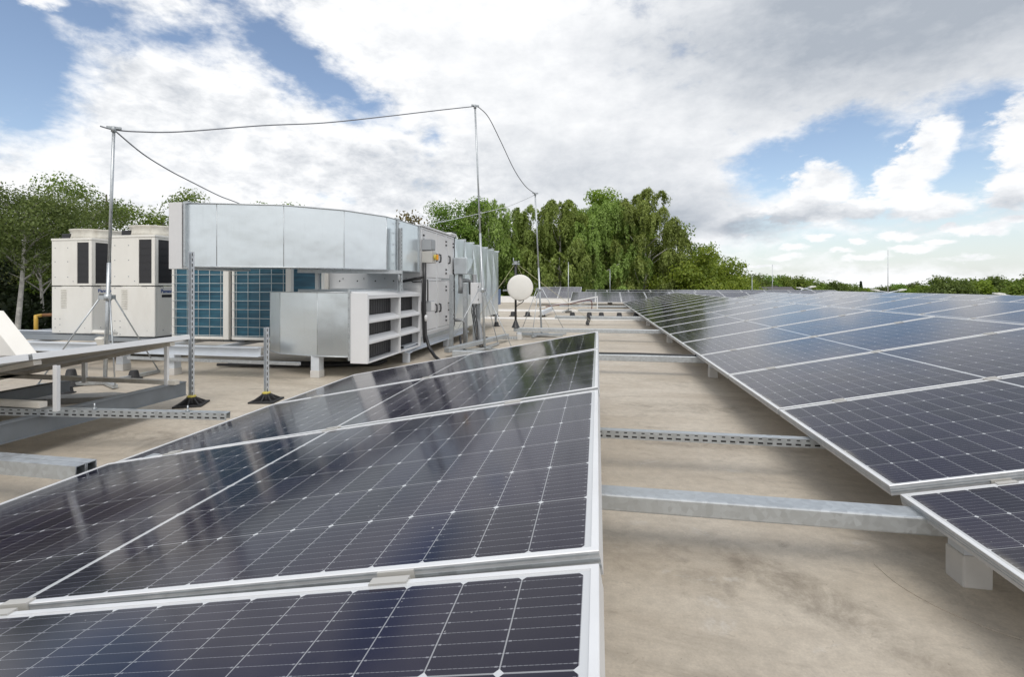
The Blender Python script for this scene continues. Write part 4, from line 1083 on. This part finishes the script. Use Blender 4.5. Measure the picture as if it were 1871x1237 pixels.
for k, q in enumerate(((-2.25, 8.3, .12), (-.1, 9.3, .25), (-1.0, 10.2, .03))):
    MB().tube([(-1.40, 8.28, 1.33), q], .0032, 6).build('guy_rope', 'rope', t)
o = MB(); o.tube(smooth([(-1.24, 8.24, .74), (-1.27, 8.25, .66), (-1.36, 8.26, .60), (-1.39, 8.26, .57)]), .007, 6); o.tube(smooth([(-1.38, 8.25, .74), (-1.34, 8.22, .68), (-1.26, 8.2, .69), (-1.2, 8.18, .74)]), .006, 6)
o.build('cable', 'plastic_black', t)

# ================================================================ empty mounting at the far end of the aisle
t = thing('mounting_frame', 'empty tilted mounting rail with dark red cables hanging under it', 'mounting frame', (-1.0, 16.4, .2))
MB().bar((-2.02, 16.5, CZ-.775), (.0, 16.5, CZ-.372), .06, .035).build('top_rail', 'alu', t)
MB().box(-.03, .0, 16.48, 16.52, .15, CZ-.40).build('leg', 'alu', t)
MB().bar((-1.75, 16.48, .19), (-.03, 16.48, .21), .05, .04).build('base_rail', 'alu_dirty', t)
MB().bar((-1.2, 16.5, .03), (-.45, 16.5, .36), .03, .03).build('brace', 'zinc_dull', t)
MB().tube(smooth([(-1.75, 16.46, .22), (-1.2, 16.45, .30), (-1.0, 16.45, .30), (-.5, 16.45, .42), (-.28, 16.45, .45), (-.2, 16.45, .38), (-.2, 16.45, .2), (-.22, 16.45, .1)]), .015, 8).build('cable', 'cable_red', t)
o = MB(); o.bar((-1.63, 14.2, .12), (-1.50, 16.0, .17), .09, .12)
o.v = [(x, y, z) for x, y, z in o.v]
tag(o.build('steel_beam', 'steel_paint', None, .004), 'short grey beam stub with cut end below the empty tilted rail', 'beam')
o = MB()
for k in range(3): o.tube(smooth([(-.25+.02*k, 11.62, .24), (-.24+.03*k, 11.55, .15), (-.27+.03*k, 11.5, .06), (-.25+.02*k, 11.4, .03)]), .014, 6)
tag(o.build('cable_bundle', 'plastic_black'), 'dark cables dropping from the beam beyond the foreground array', 'cables')

# small black supports and vents on the roof
def vent(px, py, s, lab, grp):
    t = thing('roof_vent', lab, 'roof vent', (px, py, 0), grp)
    o = MB(); o.lathe([(.075*s, 0), (.075*s, .008*s), (.05*s, .01*s), (.038*s, .075*s), (.030*s, .085*s)], (px, py, 0), 14); o.build('cone', 'rubber', t)
VN = ['first', 'second', 'third', 'fourth', 'fifth', 'sixth', 'seventh', 'eighth', 'ninth']
for i, x in enumerate((-3.1, -2.55, -2.1, -1.65, -.75, -.25, .10, .62, 1.1)):
    vent(x, 14.6, 1.7, '%s small black roof cone from the left in the row across the far aisle' % VN[i], 'row of black roof cones')
for i, (x, y, lab) in enumerate(((-4.82, 3.75, 'black pipe cone behind the far tilt bracket, beside the left mast'), (-4.60, 4.15, 'black pipe cone left of the platform foot'), (-5.3, 4.1, 'black pipe cone farthest left near the platform'), (-4.55, 3.50, 'flat black pad lying by the concrete slab'))):
    vent(x, y, 1.0 if i < 3 else .7, lab, 'black cones near the left mast')
vent(-1.85, 7.95, .9, 'black pad at the end of the short slotted channel', 'black cones near the cabinet')
vent(-2.3, 10.95, 1.2, 'black cone by the foot of the rear duct', 'black cones near the cabinet')
o = MB(); o.box(-9.0, 2.2, 13.2, 13.35, .0005, .05); o.box(-9.0, 2.2, 17.1, 17.25, .0005, .08)
tag(o.build('roof_curb', 'parapet_white', None, .01), 'two low white curbs across the roof in the far aisle', 'curb')
for i, (x, y, z0, z1, lab) in enumerate(((.6, 24.9, .3, 1.75, 'thin rod antenna against the willows above the far panels'), (8.6, 26.2, .34, 2.0, 'pale rod standing left of the far street lamps'), (13.4, 25.5, .2, 2.6, 'tallest thin rod on the right skyline'), (-1.0, 16.8, 0, 1.75, 'thin pale rod just right of the right mast'), (7.3, 25.0, .34, 1.4, 'short thin rod at the foot of the bright bushy tree'))):
    t = thing('air_terminal', lab, 'lightning rod', (x, y, 0), 'lightning rods at the roof edge')
    MB().tube([(x, y, 0), (x, y, z1)], [.022, .010], 6).build('rod', 'zinc', t); MB().lathe([(.12, 0), (.12, .08)], (x, y, 0), 10).build('foot', 'concrete', t)

o = MB(); o.prism([(p.x, p.y) for p in smooth([(.915, 1.82, 0), (.93, 1.70, 0), (1.00, 1.58, 0), (1.14, 1.49, 0), (1.45, 1.44, 0), (1.62, 1.60, 0), (1.6, 1.92, 0), (1.35, 2.0, 0), (1.05, 1.96, 0), (.95, 1.90, 0)], 5)], .0003, .0022)
tag(o.build('membrane_patch', 'roof_membrane'), 'thin welded membrane patch round the nearest wrapped post', 'roof patch')
# ================================================================ trees
def quads_mesh(name, c, a, b, m):
    """leaf quads: centre c, half axes a and b (all N x 3)"""
    n = len(c)
    co = np.stack([c - a, c - .25*a + b, c + a, c - .25*a - b], 1).reshape(-1, 3).astype(np.float32)
    me = bpy.data.meshes.new(name)
    me.vertices.add(n*4); me.vertices.foreach_set('co', co.ravel())
    me.loops.add(n*4); me.loops.foreach_set('vertex_index', np.arange(n*4, dtype=np.int32))
    me.polygons.add(n); me.polygons.foreach_set('loop_start', np.arange(0, n*4, 4, dtype=np.int32))
    try: me.polygons.foreach_set('loop_total', np.full(n, 4, dtype=np.int32))
    except Exception: pass
    me.materials.append(M[m]); me.update(); me.validate()
    return me
def unit(v): return v / np.maximum(np.linalg.norm(v, axis=1, keepdims=True), 1e-9)
def leaves(rng, c, size, aspect=.55, droop=0.0, out=None):
    """leaf half axes; with `out` the leaves face loosely outwards from their clump"""
    n = len(c)
    if out is None:
        d = rng.normal(size=(n, 3)); d[:, 2] = d[:, 2]*.7 - droop; d = unit(d)
        e = unit(np.cross(d, rng.normal(size=(n, 3))))
    else:
        nn = unit(unit(out + 1e-6) + rng.normal(0, .55, (n, 3)) + np.array([0, 0, .35]))
        d = unit(np.cross(nn, rng.normal(size=(n, 3)))); e = np.cross(nn, d)
    s = size*rng.uniform(.6, 1.25, (n, 1))
    return d*s, e*s*aspect
def limbs(rng, H, r0, n, spread, z0, lean=0.0, crook=.25, fork=None):
    """tapered trunk with limbs; returns the builder and the limb tips"""
    mb = MB(); k = 9
    px = np.cumsum(rng.normal(0, crook*.12*H/15, k)); py = np.cumsum(rng.normal(0, crook*.12*H/15, k))
    tz = np.linspace(0, H*.93, k)
    tr = [(px[i]-px[0] + lean*tz[i]/H, py[i]-py[0], tz[i]) for i in range(k)]
    mb.tube(tr, [r0*(1-.9*i/(k-1)) + .012 for i in range(k)], 8)
    tips = []
    for j in range(n):
        f = z0 + (.95-z0)*(j+.5)/n; i = min(k-2, int(f*(k-1))); s = f*(k-1)-i
        p = Vector(tr[i]).lerp(Vector(tr[i+1]), s)
        a = j*2.4 + rng.uniform(-.4, .4); L = spread*(1.05-.75*max(0, f-.3))*rng.uniform(.7, 1.1)
        q1 = p + Vector((math.cos(a)*L*.45, math.sin(a)*L*.45, L*.40)); q2 = q1 + Vector((math.cos(a+.3)*L*.45, math.sin(a+.3)*L*.45, L*.22))
        rr = r0*(1-.85*f)*.5 + .012
        mb.tube([p, q1, q2], [rr, rr*.6, rr*.2], 6)
        for t_ in (.4, .7):
            w = p.lerp(q1, t_) ; aa = a + rng.choice([-1, 1])*rng.uniform(.6, 1.1)
            w2 = w + Vector((math.cos(aa)*L*.35, math.sin(aa)*L*.35, L*.25)); mb.tube([w, w2], [rr*.4, rr*.12], 5); tips.append(w2)
        tips += [q2, q1.lerp(q2, .5)]
    tips.append(Vector(tr[-1]))
    return mb, np.array([tuple(t) for t in tips])
def broad_tree(seed, H, spread, leaf, n, m, bark='bark_dark', z0=.3, cl=1.0, gap=.0, r0=.2, lean=0.0):
    rng = np.random.default_rng(seed)
    mb, tips = limbs(rng, H, r0, 13, spread, z0, lean)
    # clumps round the limb tips and on an uneven outer shell
    k = 60
    d = unit(rng.normal(size=(k, 3))); d[:, 2] = np.abs(d[:, 2])*1.0 - .35
    rad = rng.uniform(.70, 1.05, (k, 1))
    zc = H*(.5 + z0*.5)
    sh = d*rad*np.array([spread*.95, spread*.95, (H-zc)]) + np.array([lean*.6, 0, zc])
    cen = np.concatenate([tips, sh]); cen = cen[rng.random(len(cen)) > gap]
    per = max(1, n//len(cen)); out = []; nor = []
    for c in cen:
        s = cl*rng.uniform(.55, 1.25); q = int(per*s**2)
        p = rng.normal(size=(q, 3)); p = unit(p)*(rng.random((q, 1))**.45)*s*np.array([1.0, 1.0, .62])
        out.append(p + c); nor.append(p)
    c = np.concatenate(out)
    a, b = leaves(rng, c, leaf, out=np.concatenate(nor))
    return mb.mesh('trunk', bark), quads_mesh('crown', c, a, b, m)
def weeping_tree(seed, H, spread, leaf, n, m):
    rng = np.random.default_rng(seed)
    mb, tips = limbs(rng, H, .24, 15, spread, .28)
    k = 62
    # mops of hanging twigs set on an uneven dome
    th = rng.uniform(0, 2*math.pi, k); zz = (np.arange(k) + rng.random(k))/k
    rr = np.sqrt(np.clip(1 - (zz*.97)**2.4, 0, 1))*spread*rng.uniform(.62, 1.08, k)
    z = H*.30 + zz*H*.69 + rng.normal(0, .25, k)
    org = np.stack([rr*np.cos(th), rr*np.sin(th), z], 1)
    org = np.concatenate([org, tips[::3] + rng.normal(0, .3, tips[::3].shape)])
    ns = 22; per = max(4, n//(len(org)*ns)); out = []; nor = []
    for o in org:
        mr = rng.uniform(.45, .95); ml = rng.uniform(1.3, 3.0)*H/15
        for s in range(ns):
            a = rng.uniform(0, 6.28); q = rng.random()**.5
            dx, dy = math.cos(a)*q, math.sin(a)*q
            L = ml*rng.uniform(.45, 1.1)*(.45 + .55*q); t = np.sort(rng.random(per)); ph = rng.uniform(0, 6.28)
            bend = np.minimum(1, t*2.6)
            x = o[0] + dx*mr*(.25 + .75*bend) + .05*np.sin(t*8 + ph); y = o[1] + dy*mr*(.25 + .75*bend) + .05*np.cos(t*7 + ph)
            z_ = o[2] + mr*.55*(1-q*q) - L*np.clip(t - .12, 0, 1)**1.15
            out.append(np.stack([x, y, z_], 1) + rng.normal(0, .055, (per, 3)))
            nor.append(np.stack([np.full(per, dx) + .35*o[0]/spread, np.full(per, dy) + .35*o[1]/spread, .9*(1-t)], 1))
    c = np.concatenate(out); nn = len(c); no = unit(unit(np.concatenate(nor)) + rng.normal(0, .42, (nn, 3)))
    d = np.stack([rng.normal(0, .4, nn), rng.normal(0, .4, nn), -np.ones(nn)], 1)
    d = unit(d - no*np.sum(d*no, 1, keepdims=True)); e = np.cross(no, d); s = leaf*rng.uniform(.6, 1.3, (nn, 1))
    return mb.mesh('trunk', 'bark_birch'), quads_mesh('crown', c, d*s, e*s*.45, m)
def conifer(seed, H, spread, n, m, leaf):
    rng = np.random.default_rng(seed); mb = MB().tube([(0,0,0), (0,0,H)], [.16, .02], 7)
    t = rng.random(n)**.75; z = H*(.12 + .88*t); lay = (z*2.2) % 1.0
    r = spread*(1.02-t)*(.45 + .55*(1-lay))*rng.random(n)**.5; th = rng.uniform(0, 6.28, n)
    c = np.stack([r*np.cos(th), r*np.sin(th), z - r*.25], 1); a, b = leaves(rng, c, leaf, .5, .5)
    return mb.mesh('trunk', 'bark_dark'), quads_mesh('crown', c, a, b, m)
def plant(kind, meshes, x, y, s, rz, label, cat='tree', group=None, z=-6.6, sz=None):
    o = thing(kind, label, cat, (x, y, z), group); o.rotation_euler = (0, 0, rz); o.scale = (s, s, sz or s)
    for nm, me in zip(('trunk', 'crown'), meshes):
        q = bpy.data.objects.new(nm, me); C.objects.link(q); q.parent = o
    return o
WE = [weeping_tree(11, 15, 3.3, .088, 78000, 'leaf_birch'), weeping_tree(12, 15, 3.0, .088, 70000, 'leaf_birch'), weeping_tree(17, 15, 3.7, .088, 84000, 'leaf_birch')]
OK_ = [broad_tree(21, 12, 3.0, .070, 52000, 'leaf_oak', cl=.95, gap=.12), broad_tree(25, 12, 2.7, .070, 42000, 'leaf_oak', cl=.85, gap=.2)]
BR = [broad_tree(31, 13, 3.0, .10, 36000, 'leaf_bright', cl=1.0, gap=.1), broad_tree(36, 8, 3.4, .10, 34000, 'leaf_bright', cl=.95, gap=.15, z0=.15)]
BI = [broad_tree(41, 12, 2.5, .045, 46000, 'leaf_wood', 'bark_birch', .74, .80, .12, .15, .7), broad_tree(44, 12, 2.2, .05, 13000, 'leaf_wood', 'bark_birch', .74, .7, .45, .13, -1.3)]
DK = [broad_tree(51, 11, 3.2, .09, 34000, 'leaf_shaded', cl=1.1), broad_tree(53, 5, 2.8, .08, 24000, 'leaf_shaded', cl=1.0, z0=.05)]
MD = broad_tree(57, 11, 3.2, .10, 30000, 'leaf_mid', cl=1.1)
OL = [broad_tree(22, 12, 2.9, .062, 36000, 'leaf_oak', cl=.75, gap=.30), broad_tree(26, 12, 2.7, .062, 34000, 'leaf_oak', cl=.85, gap=.22)]
AU = broad_tree(61, 10, 2.4, .09, 17000, 'leaf_autumn', cl=.9, gap=.2)
SP = broad_tree(71, 11, 2.8, .10, 8000, 'leaf_oak', 'bark_dark', .3, .65, .35, .12)
# left wood, close to the roof edge
for n, (m, x, y, s, r, nm, lab) in enumerate((
    (BI[0], -18.3, 12.2, .92, .3, 'birch_tree', 'grey green birch with a white trunk at the far left photo edge'),
    (BI[1], -20.5, 15.3, .86, 2.0, 'birch_tree', 'thin birch with bare white twigs behind the leftmost condenser'),
    (OL[0], -20.9, 17.6, 1.03, .5, 'oak_tree', 'dense green oak rising behind the leftmost condenser and the left mast'),
    (OL[1], -18.4, 18.6, 1.0, 1.9, 'oak_tree', 'bright green oak just left of the large duct'),
    (OL[1], -15.9, 20.9, 1.0, 3.2, 'oak_tree', 'oak tips showing just above the middle of the large duct'),
    (DK[0], -24.5, 14.0, .86, .0, 'dark_tree', 'dark tree behind the birch at far left'),
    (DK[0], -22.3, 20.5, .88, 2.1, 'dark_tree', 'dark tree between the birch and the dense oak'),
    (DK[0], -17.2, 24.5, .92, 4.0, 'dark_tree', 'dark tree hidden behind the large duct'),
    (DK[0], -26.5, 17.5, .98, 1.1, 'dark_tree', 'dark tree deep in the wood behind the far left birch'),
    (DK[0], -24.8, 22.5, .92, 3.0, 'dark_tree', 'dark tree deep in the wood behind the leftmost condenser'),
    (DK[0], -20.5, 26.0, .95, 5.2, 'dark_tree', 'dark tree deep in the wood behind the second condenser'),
    (BI[1], -18.9, 14.2, .95, 4.6, 'birch_tree', 'leaning birch with pale stems above the fan shrouds'),
    (OK_[0], -13.2, 25.5, .86, 4.4, 'oak_tree', 'green tree seen under the large duct beside the grey unit'))):
    plant(nm, m, x, y, s, r, lab, group='trees of the left wood')
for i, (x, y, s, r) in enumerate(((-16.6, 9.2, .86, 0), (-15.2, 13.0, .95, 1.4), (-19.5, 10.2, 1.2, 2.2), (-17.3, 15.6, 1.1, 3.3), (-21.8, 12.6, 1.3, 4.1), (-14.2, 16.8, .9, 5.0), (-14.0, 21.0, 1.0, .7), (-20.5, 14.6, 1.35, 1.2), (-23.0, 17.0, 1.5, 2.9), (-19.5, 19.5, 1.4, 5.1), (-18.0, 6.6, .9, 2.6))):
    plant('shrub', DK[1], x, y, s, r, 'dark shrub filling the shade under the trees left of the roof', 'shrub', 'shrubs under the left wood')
# weeping birches beyond the roof, and their neighbours
for n, (m, x, y, s, r, nm, lab) in enumerate((
    (OK_[0], -11.2, 30.0, .93, 1.0, 'oak_tree', 'green tree above the grey unit, left of the tallest mast'),
    (AU, -12.4, 34.5, 1.30, .4, 'copper_tree', 'brownish green tree just left of the tallest mast'),
    (OK_[1], -10.6, 36.5, 1.22, 2.5, 'oak_tree', 'pointed green tree right of the tallest mast'),
    (WE[1], -8.2, 36.0, .93, .2, 'weeping_birch', 'leftmost weeping birch, between the tallest mast and the right mast'),
    (WE[0], -5.2, 38.0, .91, 1.1, 'weeping_birch', 'weeping birch right behind the white dish'),
    (WE[2], -3.0, 37.6, .945, 2.9, 'weeping_birch', 'greyish weeping birch just right of the right mast'),
    (WE[0], -.4, 38.5, .93, 3.9, 'weeping_birch', 'weeping birch in the middle of the group'),
    (WE[1], 1.6, 40.0, .95, 5.2, 'weeping_birch', 'slim weeping birch left of the large right one'),
    (WE[2], 3.7, 39.6, 1.0, .9, 'weeping_birch', 'largest weeping birch at the right end of the group'),
    (BR[0], .8, 47.5, 1.33, .0, 'broadleaf_tree', 'bright green tree peaking above the weeping birches'),
    (BR[0], -1.6, 49.0, 1.20, 2.0, 'broadleaf_tree', 'small bright spike of leaves above the middle birch'),
    (BR[0], 2.9, 49.5, 1.22, 4.0, 'broadleaf_tree', 'bright green top left of the largest weeping birch'),
    (SP, 7.0, 43.0, 1.16, .6, 'broadleaf_tree', 'sparse tree with see through crown right of the birches'),
    (SP, 8.7, 44.0, 1.05, 2.9, 'broadleaf_tree', 'thin sparse tree leaning out right of the birches'),
    (BR[1], 6.8, 38.5, 1.22, 1.2, 'bushy_tree', 'low bright bushy tree at the right foot of the birches'),
    (BR[1], 9.2, 41.0, 1.20, 3.9, 'bushy_tree', 'low bright bushy tree farthest right, above the far panels'),
    (SP, 10.9, 42.5, .95, 4.4, 'broadleaf_tree', 'loose twiggy tree tip at the right end of the green group'),
    (MD, -6.6, 42.5, 1.1, 2.2, 'background_tree', 'mid green tree filling the gap behind the left birches'),
    (MD, .4, 43.5, 1.08, 3.3, 'background_tree', 'mid green tree filling the gap behind the middle birches'),
    (MD, 5.2, 44.0, 1.0, 5.1, 'background_tree', 'mid green tree filling the gap behind the right birches'))):
    plant(nm, m, x, y, s, r, lab, group='trees beyond the roof')
# far tree line on the right
FAR = [broad_tree(81, 10, 3.4, .22, 5000, 'leaf_oak', cl=1.3), broad_tree(82, 10, 3.9, .22, 5000, 'leaf_mid', cl=1.4), broad_tree(83, 10, 3.2, .22, 4200, 'leaf_bright', cl=1.2, gap=.1), conifer(84, 10, 2.0, 4000, 'leaf_conifer', .22)]
def far(px_az, dist): return dist*math.sin(R(px_az)), dist*math.cos(R(px_az))
rngf = random.Random(5)
FT = [(14.7,8.9,0),(15.6,9.3,1),(16.3,9.0,3),(17.1,9.9,1),(17.9,9.7,2),(18.8,9.4,0),(19.6,9.9,0),(20.4,9.5,1),(21.2,9.5,0),(22.0,9.2,0),(22.7,8.6,1),(23.4,8.5,2),(24.2,8.3,0),(25.0,8.6,1),(25.7,8.2,0),(26.5,8.9,3),(27.2,7.7,2),(27.9,7.6,0),(28.6,7.8,1),(29.3,8.2,0),(30.0,8.5,1),(30.7,7.9,2),(31.4,8.0,0),(32.2,8.9,1),(32.9,9.2,1),(33.6,9.1,0),(34.2,9.1,3),(34.8,9.0,2),(35.4,9.4,1),(36.0,9.0,0),(36.6,9.0,2),(37.2,8.9,0),(37.8,9.4,0),(38.5,10.4,2),(39.2,10.8,1),(40.0,10.2,0)]
for i, (a, h, k) in enumerate(FT):
    d = 98 + rngf.uniform(-8, 14); x, y = far(a - 10.03 + 9.2 - .0, d)
    s = h/10*.93
    plant('conifer_tree' if k == 3 else 'distant_tree', FAR[k], x, y, s*1.02, rngf.uniform(0, 6.28),
          ['mid green rounded tree in the distant belt on the right skyline', 'dark rounded tree in the distant belt on the right skyline', 'light green tree in the distant belt on the right skyline', 'pointed dark conifer in the distant belt on the right skyline'][k], group='distant tree belt', sz=s)
# street lamps just showing above the far panels
def lamp(x, y, rz, h, label):
    t = thing('street_lamp', label, 'street lamp', (x, y, -6.6), 'street lamps beyond the roof')
    c, s = math.cos(rz), math.sin(rz)
    MB().tube([(x, y, -6.6), (x, y, h-.35), (x+.25*c, y+.25*s, h-.12), (x+.9*c, y+.9*s, h)], [.09, .06, .05, .04], 8).build('pole', 'steel_paint', t)
    o = MB(); m = Matrix.Rotation(rz, 3, 'Z') @ Matrix.Rotation(R(-10), 3, 'Y'); o.obox((x+1.25*c, y+1.25*s, h+.06), (.62, .24, .10), m); o.obox((x+1.15*c, y+1.15*s, h+.115), (.34, .17, .05), m)
    o.build('lamp_head', 'dish_white', t, .03)
for a, d, rz, h, lab in ((14.9, 52, 2.9, .55, 'street lamp head nearest the pale rod'), (18.0, 50, 3.0, .45, 'street lamp head left of the dark house roof'), (19.4, 50, .2, .30, 'low street lamp head in the dip of the skyline'), (20.6, 47, .4, .75, 'street lamp head rising to the right at the skyline dip'), (21.9, 55, 3.0, .62, 'street lamp head just left of the tallest thin rod'), (27.6, 50, .15, .50, 'left one of two street lamp heads back to back'), (28.1, 50, 3.05, .48, 'right one of two street lamp heads back to back'), (36.6, 42, 3.0, .35, 'street lamp head at the right photo edge')):
    x, y = far(a, d); lamp(x, y, rz, h, lab)
def house(a, d, w, dp, hw, hr, roofm, label, rz):
    x, y = far(a, d); t = thing('house', label, 'house', (x, y, -6.6), 'houses beyond the roof'); t.rotation_euler = (0, 0, rz)
    MB().box(-w/2, w/2, -dp/2, dp/2, 0, hw).build('wall', 'wall_paint', t, off=(0,0,0))
    o = MB(); e = .4; o.add([(-w/2-e,-dp/2-e,hw-.2),(w/2+e,-dp/2-e,hw-.2),(w/2+e,dp/2+e,hw-.2),(-w/2-e,dp/2+e,hw-.2),(-w/2-e,0,hw+hr),(w/2+e,0,hw+hr)], [(0,1,5,4),(2,3,4,5),(1,2,5),(3,0,4),(3,2,1,0)])
    r = o.build('roof', roofm, t, off=(0,0,0))
    MB().box(w*.2, w*.2+.6, .6, 1.2, hw+hr*.2, hw+hr+.12).build('chimney', 'house_roof', r, off=(0,0,0))
house(18.0, 78, 7, 7, 4.6, 2.75, 'house_roof', 'house with a dark grey roof behind the lamps at the skyline dip', .5)
house(24.5, 84, 9, 8, 4.4, 2.2, 'house_roof', 'house with a low dark roof right of the tallest thin rod', -.4)
house(32.9, 86, 8, 8, 4.3, 1.9, 'house_red', 'house with a reddish roof low in the distant belt', .2)
